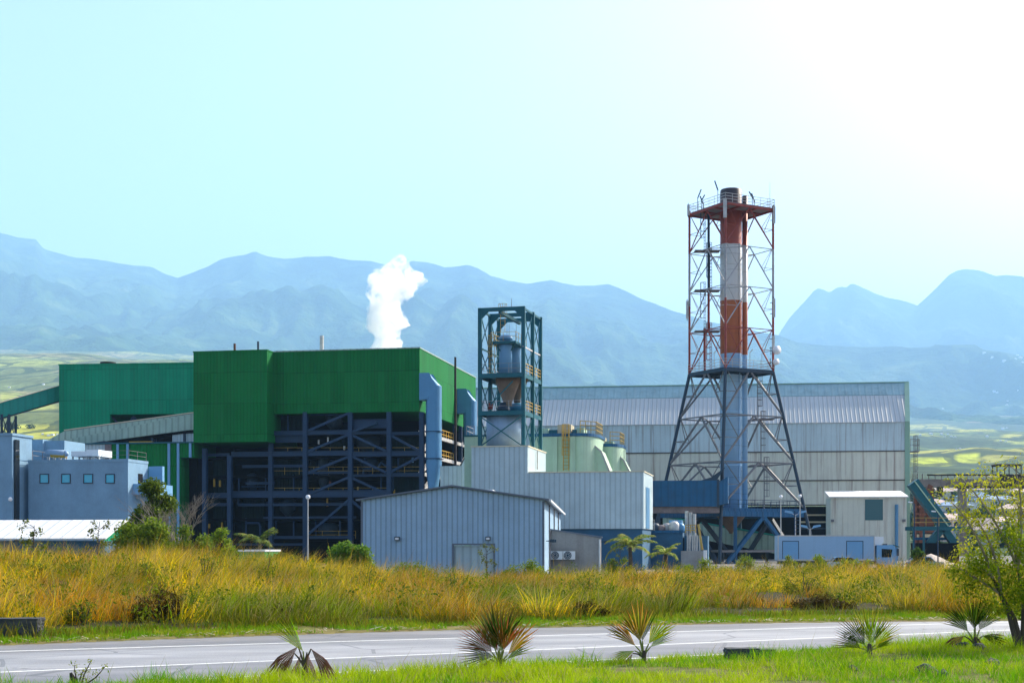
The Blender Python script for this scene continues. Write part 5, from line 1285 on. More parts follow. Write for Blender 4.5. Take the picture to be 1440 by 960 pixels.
hl = [(1334, 395, 11, 8, 5.8, 1.8, 12, 'white and pink two storey house left of the gantry pillar', 'house_wall', 'house_roof'),
      (1377, 380, 12, 9, 3.6, 3.2, -8, 'low house with a wide pale pink hipped roof right of the gantry pillar', 'house_wall_pale', 'house_roof'),
      (1341, 520, 12, 8, 6, 1.5, 5, 'pale house with a blue roof behind the two storey house', 'house_wall_pale', 'house_roof_blue'),
      (1368, 600, 14, 9, 6, 2, -12, 'blue roofed house under the gantry girder', 'house_wall_pale', 'house_roof_blue'),
      (1400, 560, 16, 9, 6.4, 1.6, 4, 'long pale house with a blue roof under the crane cabin', 'house_wall_pale', 'house_roof_blue'),
      (1408, 430, 10, 8, 4, 1.6, 14, 'small white house behind the acacia tree tips', 'house_wall_pale', 'house_roof'),
      (1428, 500, 12, 9, 6, 1.8, -6, 'pink walled house at the right edge below the crane cabin', 'house_wall', 'house_roof'),
      (1346, 860, 16, 10, 6, 2.4, 5, 'distant pink roofed house just above the gantry walkway', 'house_wall', 'house_roof'),
      (1390, 880, 18, 10, 6, 2.4, -5, 'distant long house left of the crane cabin', 'house_wall', 'house_roof'),
      (1372, 960, 16, 10, 5, 2.2, 10, 'distant pale house between trees above the gantry girder', 'house_wall_pale', 'house_roof_blue'),
      (1420, 940, 20, 10, 6, 2.6, 3, 'distant pink house seen through the crane cabin frame', 'house_wall', 'house_roof'),
      (1436, 820, 15, 10, 6, 2.2, 8, 'distant pale house at the far right of the crane cabin', 'house_wall', 'house_roof'),
      (1310, 560, 12, 8, 5, 1.8, 6, 'pale house glimpsed behind the rusty pipe rack', 'house_wall_pale', 'house_roof'),
      (1321, 740, 14, 9, 5.5, 2, -4, 'far pale house above the rusty pipe rack', 'house_wall_pale', 'house_roof')]
for a in hl: house(*a)
bpy.context.view_layer.update()
MT = bpy.data.objects['mountain_range']; GR = bpy.data.objects['ground']
def hit(px, py):
    o = Vector((0, 0, CAMZ)); dv = (S(px, py, 1000) - o).normalized(); best = None
    for ob in (GR, MT):
        ok, loc, nrm, i = ob.ray_cast(o, dv, distance=45000)
        if ok and (best is None or loc.length < best.length): best = loc
    return best
far = [(1324, 611), (1328, 614), (1333, 611), (1338, 614), (1343, 615), (1309, 611), (1294, 612), (1388, 614), (1410, 603), (1416, 602), (1407, 620), (1415, 621), (1345, 632), (1350, 631), (1398, 551), (1402, 552), (1416, 570), (1432, 549), (1428, 505), (1435, 504), (1431, 500), (1412, 508), (1326, 575), (1384, 497), (1395, 503), (1422, 497), (1438, 510), (1417, 564), (60, 611), (68, 613), (74, 612), (80, 611), (61, 541), (13, 545)]
proto = None
for i, (px, py) in enumerate(far):
    h = hit(px, py)
    if h is None: continue
    s = h.y / 6000.
    lab = 'tiny white far off house among the fields and wooded slopes near the mountains'
    if proto is None:
        proto = thing('distant_house', lab, 'house', (0, 0, 0), 'tiny far off white houses')
        mb = MB(); mb.box(-6, 6, -4, 4, -6, 5); mb.build('wall', 'lamp_white', proto)
        MB().add([(-6.6, -4.6, 5.003), (6.6, -4.6, 5.003), (6.6, 4.6, 5.003), (-6.6, 4.6, 5.003), (-3, 0, 7), (3, 0, 7)], [(3, 2, 1, 0), (0, 1, 5, 4), (1, 2, 5), (2, 3, 4, 5), (3, 0, 4)]).build('roof', 'house_wall_pale', proto)
        proto.location = h; proto.rotation_euler.z = .2; proto.scale = (s,) * 3
    else: dup(proto, h, lab, rnd.uniform(-.5, .5), None, s * rnd.uniform(.6, 1.2))

# ================================================================== STEAM
def steam(name, label, pts, dens, seed):
    """billowing column: rings of a lumpy closed surface filled with an uneven volume"""
    n = 40; rows = 60; vs = []; fs = []
    P = [p for p, r in pts]; Rr = [r for p, r in pts]
    for j in range(rows + 1):
        f = j / rows * (len(pts) - 1); i = min(int(f), len(pts) - 2); q = f - i
        q2 = q * q * (3 - 2 * q); c = P[i].lerp(P[i + 1], q2); r = Rr[i] * (1 - q2) + Rr[i + 1] * q2
        cap = min(1, math.sin(math.pi * min(1, (rows - j) / rows * 4) / 2) + .02)
        for k in range(n):
            th = 2 * math.pi * k / n; e = Vector((math.cos(th), math.sin(th), 0))
            w = c + e * r
            rr = r * cap * (1.0 + .62 * mnoise.noise(w * .4 + Vector((seed, 0, 0))) + .3 * mnoise.noise(w * 1.1))
            vs.append(c + e * rr + Vector((0, 0, .5 * mnoise.noise(w * .8))))
    for j in range(rows):
        for k in range(n): fs.append((j * n + k, j * n + (k + 1) % n, (j + 1) * n + (k + 1) % n, (j + 1) * n + k))
    fs += [tuple(range(n))[::-1], tuple(rows * n + k for k in range(n))]
    m = bpy.data.materials.new(name); m.use_nodes = True; MATS[name] = m; k = NT(m); k.n.remove(k.n['Principled BSDF'])
    pv = k.new('ShaderNodeVolumePrincipled'); pv.inputs['Color'].default_value = (.998, .998, .998, 1); pv.inputs['Anisotropy'].default_value = .5
    g = k.new('ShaderNodeTexCoord')
    nz = k.noise(g.outputs['Object'], .5, 7, .68); zz = k.new('ShaderNodeSeparateXYZ'); k.link(g.outputs['Object'], zz.inputs[0])
    k.link(k.math('MULTIPLY', k.math('MULTIPLY', k.math('SUBTRACT', nz, k.math('ADD', .38, k.math('MULTIPLY', k.math('MULTIPLY', zz.outputs['Z'], 1 / 16.5), .1))), 6., True), dens), pv.inputs['Density'])
    k.link(pv.outputs[0], k.n['Material Output'].inputs['Volume'])
    o = MB().add(vs, fs).build(name, name, None, True)
    tag(o, label, 'steam'); return o
dS = 236
steam('steam_plume', 'white steam plume billowing up behind the boiler house roof', [(S(545, 500, dS), 2.4), (S(546, 480, dS), 2.5), (S(543, 455, dS), 2.8), (S(542, 430, dS), 3.1), (S(551, 408, dS), 3.5), (S(558, 385, dS), 4.0), (S(565, 358, dS), 4.4)], 1.0, 3)
# ================================================================== VEGETATION
def unit(v): return v / np.maximum(np.linalg.norm(v, axis=1, keepdims=True), 1e-9)
def blades(name, base, length, az, lean, bend, width, col, tipcol=None, stiff=None):
    """tapered bent grass blades, 5 verts each; az = direction they lean to"""
    N = len(base); dirv = np.stack([np.cos(az), np.sin(az), np.zeros(N)], 1)
    fa = rng.uniform(0, 2 * np.pi, N); side = np.stack([np.cos(fa), np.sin(fa) * .6, np.zeros(N)], 1); side = unit(side)
    def at(s):
        ang = lean + bend * s
        h = (np.sin(lean + bend * s * .5) * s * length)[:, None]; v = (np.cos(lean + bend * s * .5) * s * length)[:, None]
        return base + dirv * h + np.array([0, 0, 1.]) * v
    p0, p1, p2 = base, at(.5), at(1.)
    w = width[:, None] * .5
    V = np.empty((N, 5, 3)); V[:, 0] = p0 - side * w; V[:, 1] = p0 + side * w; V[:, 2] = p1 - side * w * .8; V[:, 3] = p1 + side * w * .8; V[:, 4] = p2
    i = np.arange(N)[:, None] * 5
    quads = i + np.array([[0, 1, 3, 2]]); tris = i + np.array([[2, 3, 4]])
    C = np.repeat(col[:, None, :], 5, 1)
    if tipcol is not None: C[:, 4] = tipcol; C[:, 2:4] = C[:, 2:4] * .6 + tipcol[:, None] * .4
    o = np_mesh(name, V.reshape(-1, 3), quads, tris, C.reshape(-1, 3), 'blade'); o['kind'] = 'stuff'; return o
def mixcol(a, b, f): return np.asarray(a)[None] * (1 - f[:, None]) + np.asarray(b)[None] * f[:, None]

# ---- tall dry field grass
N = 12500
cx = rng.uniform(-27, 30, N); u = rng.random(N) ** 1.45; cy = grass_base(cx) + .0 + u * 44
keep = (np.abs(cx / cy) < .43)
hol = fbm(cx * .33, cy * .2, 3, 61)            # bare hollows along the front of the bank
front = cy - grass_base(cx)
keep &= ~((front < 3.6) & (hol > .5 - .05 * ss(-cx, 2, 8))) & ~((hol > .62) & (front > 4)) & ~(fbm(cx * 1.1, cy * .6, 2, 62) > .66)
# lower growth in front of the plant on the right
cx, cy, front = cx[keep], cy[keep], front[keep]; N = len(cx)
K_ = 44
hh = (.56 + .55 * fbm(cx * .16, cy * .16, 3, 63)) * rng.uniform(.75, 1.2, N) * (1 - .25 * ss(cx, -6, 0) * (1 - ss(cx, 11, 16)))
hh *= (1 + .25 * np.exp(-((front - 3.5) / 2.5) ** 2)) * np.clip(rng.lognormal(-.06, .3, N), .45, 1.7)
tone = fbm(cx * .22, cy * .14, 4, 65); rust = fbm(cx * .4 + 9, cy * .25, 3, 67)
off_ = rng.normal(0, .2, (N * K_, 2)); base = np.repeat(np.stack([cx, cy], 1), K_, 0) + off_
z = zg(base[:, 0], base[:, 1]) - .03
B = np.concatenate([base, z[:, None]], 1)
T = np.repeat(tone, K_) + rng.normal(0, .07, N * K_); RU = np.repeat(rust, K_) + rng.normal(0, .06, N * K_)
col = mixcol((.16, .21, .002), (.66, .46, .003), ss(T, .36, .53))
rf = ss(RU, .52, .64)[:, None] * .8; col = col * (1 - rf) + np.array([.42, .17, .006]) * rf
gs = (rng.random(N * K_) < .18)[:, None]; col = np.where(gs, np.array([.13, .23, .004]), col)
col *= rng.uniform(.55, 1.35, (N * K_, 1)) * np.repeat(np.clip(rng.lognormal(-.03, .42, N), .3, 1.9), K_)[:, None]
L = np.repeat(hh, K_) * rng.uniform(.45, 1.2, N * K_)
az0 = np.arctan2(off_[:, 1], off_[:, 0] + .13 + .12 * np.repeat(rng.normal(0, 1, N), K_)) + rng.normal(0, .35, N * K_)
tip = np.where((rng.random(N * K_) < .25)[:, None], np.array([[.55, .38, .2]]), col)
blades('field_grass', B, L, az0, np.abs(rng.normal(.2, .18, N * K_)), np.abs(rng.normal(1.15, .6, N * K_)), rng.uniform(.007, .019, N * K_), col, tip)
# low undergrowth at the foot of the bank
N = 16000; cx = rng.uniform(-22, 26, N); cy = grass_base(cx) + rng.normal(.2, .5, N); k_ = ~((fbm(cx * .33, cy * .2, 3, 61) > .48) & (cy > grass_base(cx))); cx, cy = cx[k_], cy[k_]; N = len(cx)
B = np.stack([cx, cy, zg(cx, cy) - .02], 1); f = rng.random(N)
blades('undergrowth_grass', B, rng.uniform(.15, .5, N), rng.uniform(0, 6.3, N), np.abs(rng.normal(.2, .2, N)), rng.uniform(.2, 1, N), rng.uniform(.01, .025, N), mixcol((.07, .13, .006), (.26, .2, .02), f))
# ---- short verge beyond the road
N = 60000; cx = rng.uniform(-24, 30, N); cy = far_edge(cx) + .05 + rng.random(N) ** .8 * 3.0
g = fbm(cx * .8, cy * .8, 3, 71); k_ = g > .32; cx, cy, g = cx[k_], cy[k_], g[k_]; N = len(cx)
B = np.stack([cx, cy, zg(cx, cy) - .01], 1); f = ss(g, .4, .6) * rng.random(N)
blades('verge_grass', B, rng.uniform(.05, .17, N), rng.uniform(0, 6.3, N), np.abs(rng.normal(.3, .25, N)), rng.uniform(.1, .9, N), rng.uniform(.012, .03, N), mixcol((.15, .30, .006), (.36, .35, .02), f))
N = 500; cx = rng.uniform(-18, 20, N); cy = far_edge(cx) + np.abs(rng.normal(.25, .3, N))
B = np.stack([cx, cy, zg(cx, cy) + .03], 1)
blades('dry_litter', B, rng.uniform(.1, .35, N), rng.uniform(0, 6.3, N), rng.uniform(1.3, 1.5, N), rng.uniform(0, .1, N), rng.uniform(.02, .06, N), mixcol((.5, .4, .26), (.6, .55, .45), rng.random(N)))
# ---- bright foreground bank grass
N = 8200; cx = rng.uniform(-9, 12.5, N); s = rng.uniform(-13.0, -.25, N); cy = near_edge(cx) + s; k_ = (cy > 13.0) & (np.abs(cx / cy) < .42)
cx, cy, s = cx[k_], cy[k_], s[k_]; bare = fbm(cx * .9, cy * .9, 3, 81); k_ = bare < .63; cx, cy, s, bare = cx[k_], cy[k_], s[k_], bare[k_]; N = len(cx); K_ = 30
base = np.repeat(np.stack([cx, cy], 1), K_, 0) + rng.normal(0, .085, (N * K_, 2)); B = np.concatenate([base, zg(base[:, 0], base[:, 1])[:, None] - .01], 1)
tn = np.repeat(fbm(cx * .7, cy * .7, 3, 83), K_) + rng.normal(0, .08, N * K_)
col = mixcol((.14, .36, .004), (.42, .54, .008), ss(tn, .35, .65)) * rng.uniform(.7, 1.25, (N * K_, 1))
dr = (rng.random(N * K_) < .09)[:, None]; col = np.where(dr, np.array([.45, .38, .13]), col)
hh = np.repeat(rng.uniform(.06, .15, N) * (1 + .7 * (fbm(cx * .5, cy * .5, 2, 85) > .55)), K_) * rng.uniform(.6, 1.4, N * K_)
blades('bank_grass', B, hh, rng.uniform(0, 6.3, N * K_), np.abs(rng.normal(.2, .25, N * K_)), rng.uniform(.2, 1.1, N * K_), rng.uniform(.004, .011, N * K_), col)
N = 90; cx = rng.uniform(-7, 9, N); cy = near_edge(cx) - rng.uniform(1.5, 5, N); B = np.stack([cx, cy, zg(cx, cy)], 1)
blades('seed_stalks', B, rng.uniform(.2, .5, N), rng.uniform(-.6, .6, N), rng.uniform(0, .3, N), rng.uniform(.1, .7, N), rng.uniform(.004, .008, N), mixcol((.3, .28, .08), (.4, .3, .12), rng.random(N)))

# ------------------------------------------------------------------ leafy plants
def leaves(name, cen, size, cols, parent, aspect=.5, droop=.3, mat='leaf'):
    """quads folded along the midrib: one leaf (or leaflet spray) each"""
    N = len(cen); d = unit(rng.normal(0, 1, (N, 3)) + np.array([0, 0, -droop])); n = unit(rng.normal(0, 1, (N, 3)) + np.array([0, -.1, .9]))
    s = unit(np.cross(d, n)); l = size[:, None]; w = l * aspect * .5
    V = np.empty((N, 4, 3)); up = np.cross(s, d)
    V[:, 0] = cen; V[:, 1] = cen + d * l * .5 + s * w + up * w * .3; V[:, 2] = cen + d * l; V[:, 3] = cen + d * l * .5 - s * w + up * w * .3
    i = np.arange(N)[:, None] * 4
    tris = np.concatenate([i + np.array([[0, 1, 2]]), i + np.array([[0, 2, 3]])])
    return np_mesh(name, V.reshape(-1, 3), None, tris, np.repeat(cols, 4, 0), mat, parent)
def clump_pts(cs, rs, n, shell=.6):
    out = []
    for c, r in zip(cs, rs):
        k = max(4, int(n * (r[0] * r[1] * r[2]) ** .5)) if not np.isscalar(r) else max(4, int(n * r ** 1.5))
        v = unit(rng.normal(0, 1, (k, 3))) * (rng.random((k, 1)) ** shell); out.append(np.asarray(c)[None] + v * np.asarray(r))
    return np.concatenate(out)
def vary(n, a, b, jitter=.25): return mixcol(a, b, rng.random(n)) * rng.uniform(1 - jitter, 1 + jitter, (n, 1))
def limb_path(mb, a, b, r0, r1, sag=.1, seg=5, wob=.06):
    a, b = Vector(a), Vector(b); L = (b - a).length; pts = []; rs = []
    off = Vector((rnd.uniform(-1, 1), rnd.uniform(-1, 1), sag / max(wob, 1e-3) * .3))
    for i in range(seg + 1):
        f = i / seg; p = a.lerp(b, f) + off * L * wob * math.sin(math.pi * f) + Vector((rnd.uniform(-1, 1), rnd.uniform(-1, 1), rnd.uniform(-1, 1))) * L * .012 * (0 < i < seg)
        pts.append(p); rs.append(r0 + (r1 - r0) * f)
    mb.path(pts, rs, 7); return pts
def bush(px, py0, py1, w_px, d, label, ca, cb, n=900, leaf=.16, group=None, name='bush', cat='bush', droop=.2, lobes=9, aspect=.5):
    p = S(px, py1, d); W_ = w_px * d / FP; H = (py1 - py0) * d / FP; g = ground_h(p.x, d); top = S(px, py0, d).z
    t = thing(name, label, cat, (p.x, d, g), group); ORG[t.name] = Vector((p.x, d, g))
    mb = MB(); cs = []; rs = []; Ht = top - g
    for i in range(lobes):
        a = rnd.uniform(-.5, .5); hgt = (1 - (2 * abs(a)) ** 2.2 * .55) * rnd.uniform(.55, 1)
        c = (p.x + a * W_ * .85, d + rnd.uniform(-.4, .4) * W_ * .6, g + max(.25 * H, Ht * hgt - .12 * W_))
        limb_path(mb, (p.x + a * .15, d, g - .05), c, .035 * (.5 + H * .3), .012)
        cs.append(c); r = W_ * rnd.uniform(.12, .22); rs.append((r, r, r * .8))
        c2 = (c[0] + rnd.uniform(-.1, .1) * W_, c[1], g + (c[2] - g) * .5); cs.append(c2); rs.append((r, r, r))
    mb.build('stem', 'bark', t)
    P = clump_pts(cs, rs, n); o = leaves('foliage', P - np.array([p.x, d, g]), rng.uniform(.6, 1.3, len(P)) * leaf, vary(len(P), ca, cb), t, aspect, droop)
    return t
DG, MG, YG = (.035, .085, .012), (.09, .17, .018), (.24, .30, .02)
# green tree and bushes left of the boiler house
bush(222, 672, 775, 92, 96, 'dense green tree with feathery foliage beside the office block', (.05, .10, .012), (.17, .22, .02), 1500, .3, None, 'tree', 'tree', .4, 16, .4)
bush(205, 718, 778, 110, 90, 'broad green bush at the foot of the feathery tree', MG, YG, 850, .22)
bush(266, 728, 780, 80, 91, 'yellow green bush below the bare grey tree', MG, YG, 850, .2)
bush(305, 734, 785, 54, 90, 'round light green shrub left of the coconut palm', (.12, .22, .02), (.28, .36, .03), 900, .18)
bush(490, 752, 800, 74, 86, 'glossy green bush at the left corner of the gable shed', (.06, .16, .015), (.2, .32, .04), 900, .22)
bush(402, 766, 790, 46, 100, 'low dark drooping bush before the steel frame', DG, (.2, .19, .02), 800, .25)
bush(1150, 776, 800, 52, 96, 'scrubby bush before the refrigerated truck door', MG, YG, 700, .16)
bush(1110, 778, 800, 34, 98, 'small yellow green bush at the rear corner of the truck', MG, YG, 800, .16)
bush(1206, 776, 802, 56, 92, 'leafy yellow green bush hiding the pale car', MG, YG, 800, .17)
bush(1292, 762, 795, 26, 150, 'small dark bush at the foot of the storage hall corner', DG, MG, 800, .3)
bush(1040, 776, 800, 60, 104, 'scrub under the lattice tower front leg', MG, YG, 700, .16)
bush(985, 782, 802, 60, 100, 'low scrub right of the small palm', MG, YG, 700, .16)
bush(870, 776, 796, 40, 110, 'low scrub at the foot of the plant room', MG, YG, 700, .16)
bush(740, 782, 806, 70, 84, 'grassy scrub before the gable shed corner', MG, YG, 600, .14)
bush(580, 786, 806, 66, 84, 'weedy scrub before the middle of the gable shed', MG, YG, 500, .14)
# weeds rising from the field grass
for px, py0, d, label in ((48, 738, 52, 'tall spindly sapling left in the field before the white roof'), (140, 733, 56, 'small bushy sapling before the right end of the white roof'), (685, 774, 70, 'young papaya like plant before the roller door'), (872, 764, 100, 'thin white flowered weed by the plant room downpipe')):
    p = S(px, py0, d); g = ground_h(p.x, d); t = thing('sapling', label, 'sapling', (p.x, d, g)); mb = MB(); H = p.z - g
    st = limb_path(mb, (p.x, d, g), p, .03, .01, 0, 7, .03); cs = []; rs = []
    for i in range(9):
        f = rnd.uniform(.45, 1); b = Vector((p.x, d, g)).lerp(p, f); e = b + Vector((rnd.uniform(-1, 1) * .45, rnd.uniform(-.3, .3), rnd.uniform(-.05, .35)))
        limb_path(mb, b, e, .012, .005, 0, 3); cs.append(e); rs.append(.16)
    mb.build('stem', 'bark', t); P = clump_pts(cs, rs, 420); leaves('foliage', P - np.array([p.x, d, g]), rng.uniform(.07, .15, len(P)), vary(len(P), (.05, .08, .01), (.2, .22, .03)), t, .5, .4)
wn = [('dark weedy clump in the field grass, lower left', 30, 795, 838, 60, 44), ('dark weedy clump near the left hollow in the bank', 100, 800, 835, 55, 46), ('brownish weed clump in the middle left field', 215, 792, 830, 60, 46), ('weedy clump right of the overhanging grass hollow', 288, 785, 822, 55, 48),
      ('dark green weed clump left of field centre', 372, 786, 815, 40, 50), ('weed clump below the gable shed corner', 520, 800, 840, 60, 48), ('green weed clump at field centre', 640, 806, 845, 60, 48), ('low green weed clump right of field centre', 830, 808, 848, 66, 48),
      ('green weed clump below the palms', 940, 804, 838, 60, 52), ('weed clump below the truck', 1130, 806, 845, 66, 52), ('weed clump at the right of the field', 1250, 800, 836, 60, 56), ('dark bank weed above the right verge', 1175, 835, 866, 50, 44), ('dark bank weed above the left verge', 300, 850, 880, 44, 36.5), ('dark bank weed right of the stone block', 120, 850, 888, 60, 33)]
for lab, px, y0, y1, w_, d in wn: bush(px, y0 - 11, y1, w_ * 1.15, d, lab, (.05, .09, .008), (.2, .24, .012), 420, .1, None, 'weed_clump', 'weed', .2, 9, .35)

for lab, px, y0, y1, w_, d in (('added tussock coloured near black for the shade of the left bank hollow', 225, 818, 886, 84, 34.2), ('added tussock coloured dark as shade at the foot of the bank right of field centre', 828, 838, 868, 56, 37.5), ('added tangle coloured dark brown as shade low in the bank at the right', 1160, 832, 864, 84, 41.5), ('added tussock coloured dark as shade near the verge behind the half dead palm', 395, 846, 880, 60, 35.6)):
    bush(px, y0, y1, w_, d, lab, (.018, .014, .004), (.09, .06, .008), 900, .13, None, 'shade_tussock', 'tussock', .8, 12, .16)  # added near-black foliage; its colour stands in for shade in the bank hollows
# ---- leafy weeds growing all through the field grass
N = 950; cx = rng.uniform(-26, 28, N); cy = grass_base(cx) + .4 + rng.random(N) ** 1.3 * 42; k_ = (np.abs(cx / cy) < .43) & (fbm(cx * .2, cy * .12, 3, 91) > .42); cx, cy = cx[k_], cy[k_]
hz = zg(cx, cy) + rng.uniform(.3, 1.0, len(cx)) * (.72 + .25 * fbm(cx * .16, cy * .16, 3, 63)); rr = rng.uniform(.14, .42, len(cx))
P = clump_pts(list(np.stack([cx, cy, hz], 1)), [(r, r, r * .8) for r in rr], 230); cc = np.repeat(rng.random(len(cx)), [max(4, int(230 * (r * r * r * .8) ** .5)) for r in rr])
o = leaves('field_weeds', P, rng.uniform(.05, .15, len(P)), mixcol((.05, .1, .004), (.24, .27, .006), np.clip(cc + rng.normal(0, .2, len(P)), 0, 1)), None, .4, .1); o['kind'] = 'stuff'
# ---- bare grey tree
p = S(250, 765, 93); g = ground_h(p.x, 93); t = thing('bare_tree', 'leafless grey tree with fine branches before the dark boiler house corner', 'tree', (p.x, 93, g))
tr = MB(); br = MB()
def grow(mb, a, dv, L, r, depth):
    b = a + dv * L; pts = limb_path(mb, a, b, r, r * .6, 0, 3, .05)
    if depth == 0: return
    for i in range(3 if depth > 1 else 4):
        nd = (dv + Vector((rnd.uniform(-1, 1), rnd.uniform(-.8, .8), rnd.uniform(-.35, .7))) * .75).normalized()
        grow(br, a.lerp(b, rnd.uniform(.45, 1)), nd, L * rnd.uniform(.5, .75), r * .55, depth - 1)
B0 = Vector((p.x, 93, g)); tr.tube(B0, B0 + Vector((0, 0, .8)), .13, .1, 8)
for i in range(6): grow(br, B0 + Vector((0, 0, rnd.uniform(.5, .9))), Vector((-.75 + .25 * i + rnd.uniform(-.1, .1), rnd.uniform(-.4, .4), 1.15)).normalized(), rnd.uniform(2.0, 2.7), .065, 4)
tr.build('trunk', 'dead_wood', t); br.build('branches', 'dead_wood', t)

# ---- coconut palms
def frond(org, base, az, elev, L, droop, ca, cb, parent, leaf_len=.5, nl=26):
    """one pinnate frond: arched rachis with hanging leaflets, a single mesh"""
    V = []; T = []; C = []
    base = Vector(base); dh = Vector((math.cos(az), math.sin(az), 0)); pts = []
    p = base.copy(); e = elev; st = L / nl
    for i in range(nl + 1): pts.append(p.copy()); p = p + (dh * math.cos(e) + Vector((0, 0, math.sin(e)))) * st; e -= droop / nl
    side = Vector((-dh.y, dh.x, 0))
    def q(a, b, c, col):
        i = len(V); V.extend([a, b, c]); T.append((i, i + 1, i + 2)); C.extend([col] * 3)
    for i in range(nl):
        a, b = pts[i], pts[i + 1]; w = .03 * L / 2.5 * (1 - i / nl * .8); cc = (.22, .24, .05)
        q(a - side * w, a + side * w, b, cc); q(a + Vector((0, 0, -w)), a + Vector((0, 0, w)), b, cc)
        if i < 3: continue
        f = i / nl; ll = leaf_len * math.sin(math.pi * (.12 + .83 * f)) ** .6; tan = (b - a).normalized()
        for s in (-1, 1):
            m = rnd.random(); col = tuple((ca[k] * (1 - m) + cb[k] * m) * rnd.uniform(.8, 1.2) for k in range(3))
            dv = (side * s * .9 + tan * .65 + Vector((0, 0, -.35 - .35 * rnd.random()))).normalized()
            tip = a + dv * ll; mid = a + dv * ll * .5 + Vector((0, 0, .06 * ll)); ww = tan * (.035 + .02 * rnd.random()) * L / 2.5
            q(a - ww, a + ww, mid + ww, col); q(a - ww, mid + ww, mid - ww, col); q(mid - ww, mid + ww, tip, col)
    return np_mesh('frond', np.array([tuple(v - org) for v in V]), None, np.array(T), np.array(C), 'leaf', parent)
def coconut(px, pyb, pyt, d, L, label, n=11, ca=(.08, .15, .02), cb=(.35, .36, .08), th=.6, seed=0):
    p = S(px, pyt, d); g = ground_h(p.x, d); O = Vector((p.x, d, g)); t = thing('palm_tree', label, 'palm tree', O)
    MB().path([O - Vector((0, 0, .1)), O.lerp(p, .5) + Vector((.05, 0, 0)), p], [.22, .17, .14], 10).build('trunk', 'bark', t)
    for i in range(n):
        az = 2 * math.pi * (i + seed) / n + rnd.uniform(-.25, .25); el = rnd.uniform(.35, 1.35)
        frond(O, p, az, el, L * rnd.uniform(.8, 1.1), rnd.uniform(1.0, 2.0), ca, cb, t, L * .26)
coconut(886, 790, 769, 112, 2.5, 'taller coconut palm before the blue annex plinth', 12, seed=.3)
coconut(936, 792, 779, 106, 1.75, 'small coconut palm right of the taller one by the pump basin', 10, (.12, .2, .02), (.42, .42, .07))
coconut(365, 785, 764, 118, 2.4, 'coconut palm before the steel frame beside the green container', 11, (.03, .07, .012), (.22, .26, .05), seed=.5)

# ---- young fan palms on the near bank
def fan(org, hub, dv, up, R0, spread, nseg, ca, cb, tip, parent, droopy=.0, dead=False):
    V = []; T = []; C = []
    dv = dv.normalized(); sd = dv.cross(up).normalized(); nrm = sd.cross(dv).normalized()
    def q(a, b, c, c1, c2, c3):
        i = len(V); V.extend([a, b, c]); T.append((i, i + 1, i + 2)); C.extend([c1, c2, c3])
    for i in range(nseg):
        f = (i + .5) / nseg * 2 - 1; th = f * spread; r = R0 * (1 - .22 * abs(f) ** 2) * rnd.uniform(.88, 1.06)
        d0 = dv * math.cos(th) + sd * math.sin(th); da = spread / nseg * .8
        dl = dv * math.cos(th - da) + sd * math.sin(th - da); dr_ = dv * math.cos(th + da) + sd * math.sin(th + da)
        m = rnd.random(); col = tuple((ca[k] * (1 - m) + cb[k] * m) * rnd.uniform(.75, 1.2) for k in range(3)); tc = tip if rnd.random() < .8 else col
        fold = nrm * .035 * R0 * (1 if i % 2 else -1)
        sagz = Vector((0, 0, -1)) * droopy * r
        ml, mr = hub + dl * r * .45 + fold * .4 + sagz * .2, hub + dr_ * r * .45 - fold * .4 + sagz * .2
        mc = hub + d0 * r * .58 + fold + sagz * .3; tp = hub + d0 * r + sagz + nrm * rnd.uniform(-.05, .05) * r
        q(hub, ml, mc, col, col, col); q(hub, mc, mr, col, col, col); q(ml, tp, mc, col, tc, col); q(mc, tp, mr, col, tc, col)
    return np_mesh('frond', np.array([tuple(v - org) for v in V]), None, np.array(T), np.array(C), 'palm_leaf', parent)
def fan_palm(px, pyb, d, label, fronds, stems=1):
    x = K(px) * d; g = ground_h(x, d); O = Vector((x, d, g)); t = thing('fan_palm', label, 'palm', O, None)
    s = d / FP     # metres per photograph pixel at this distance
    zb_ = S(px, pyb, d).z
    mb = MB(); mb.path([O - Vector((0, 0, .05)), O + Vector((.01, 0, max(.08, zb_ - g) + .1))], [.045, .03], 9); mb.build('trunk', 'bark', t)
    for (hx, hy, ang, R0, spread, kind, tilt) in fronds:
        hub = Vector((x + hx * .7 * s, d + tilt * .1, zb_ + (hy * .85 + 8) * s)); a = R(90 + (ang - 90) * (.74 if kind not in 'b' and ang < 200 else 1))
        dv = Vector((math.cos(a), tilt, math.sin(a))); 
        pal = {'g': ((.07, .16, .005), (.2, .3, .01), (.42, .3, .03)), 'y': ((.22, .36, .006), (.42, .48, .012), (.5, .4, .03)), 'd': ((.02, .05, .006), (.06, .11, .008), (.3, .16, .03)),
               'r': ((.16, .12, .02), (.3, .1, .03), (.42, .1, .05)), 'b': ((.14, .07, .04), (.24, .13, .08), (.2, .1, .06)), 'o': ((.28, .22, .02), (.45, .3, .03), (.5, .16, .04))}[kind]
        st = O + Vector((0, 0, max(.05, zb_ - g)))
        pet = MB(); pet.path([st, st.lerp(hub, .5) + Vector((0, 0, .02)), hub], [.016, .012, .009], 6); pet.build('stalk', 'bark' if kind == 'b' else 'leaf_stalk', t)
        fan(O, hub, dv, Vector((rnd.uniform(-1., 1.), -1, rnd.uniform(-.3, .5))), R0 * s * 1.3, R(spread * .74), 15 if spread > 40 else 11, *pal, t, .5 if kind == 'b' else .13)
paint('leaf_stalk', (.16, .2, .03), rough=.5, var=.2)
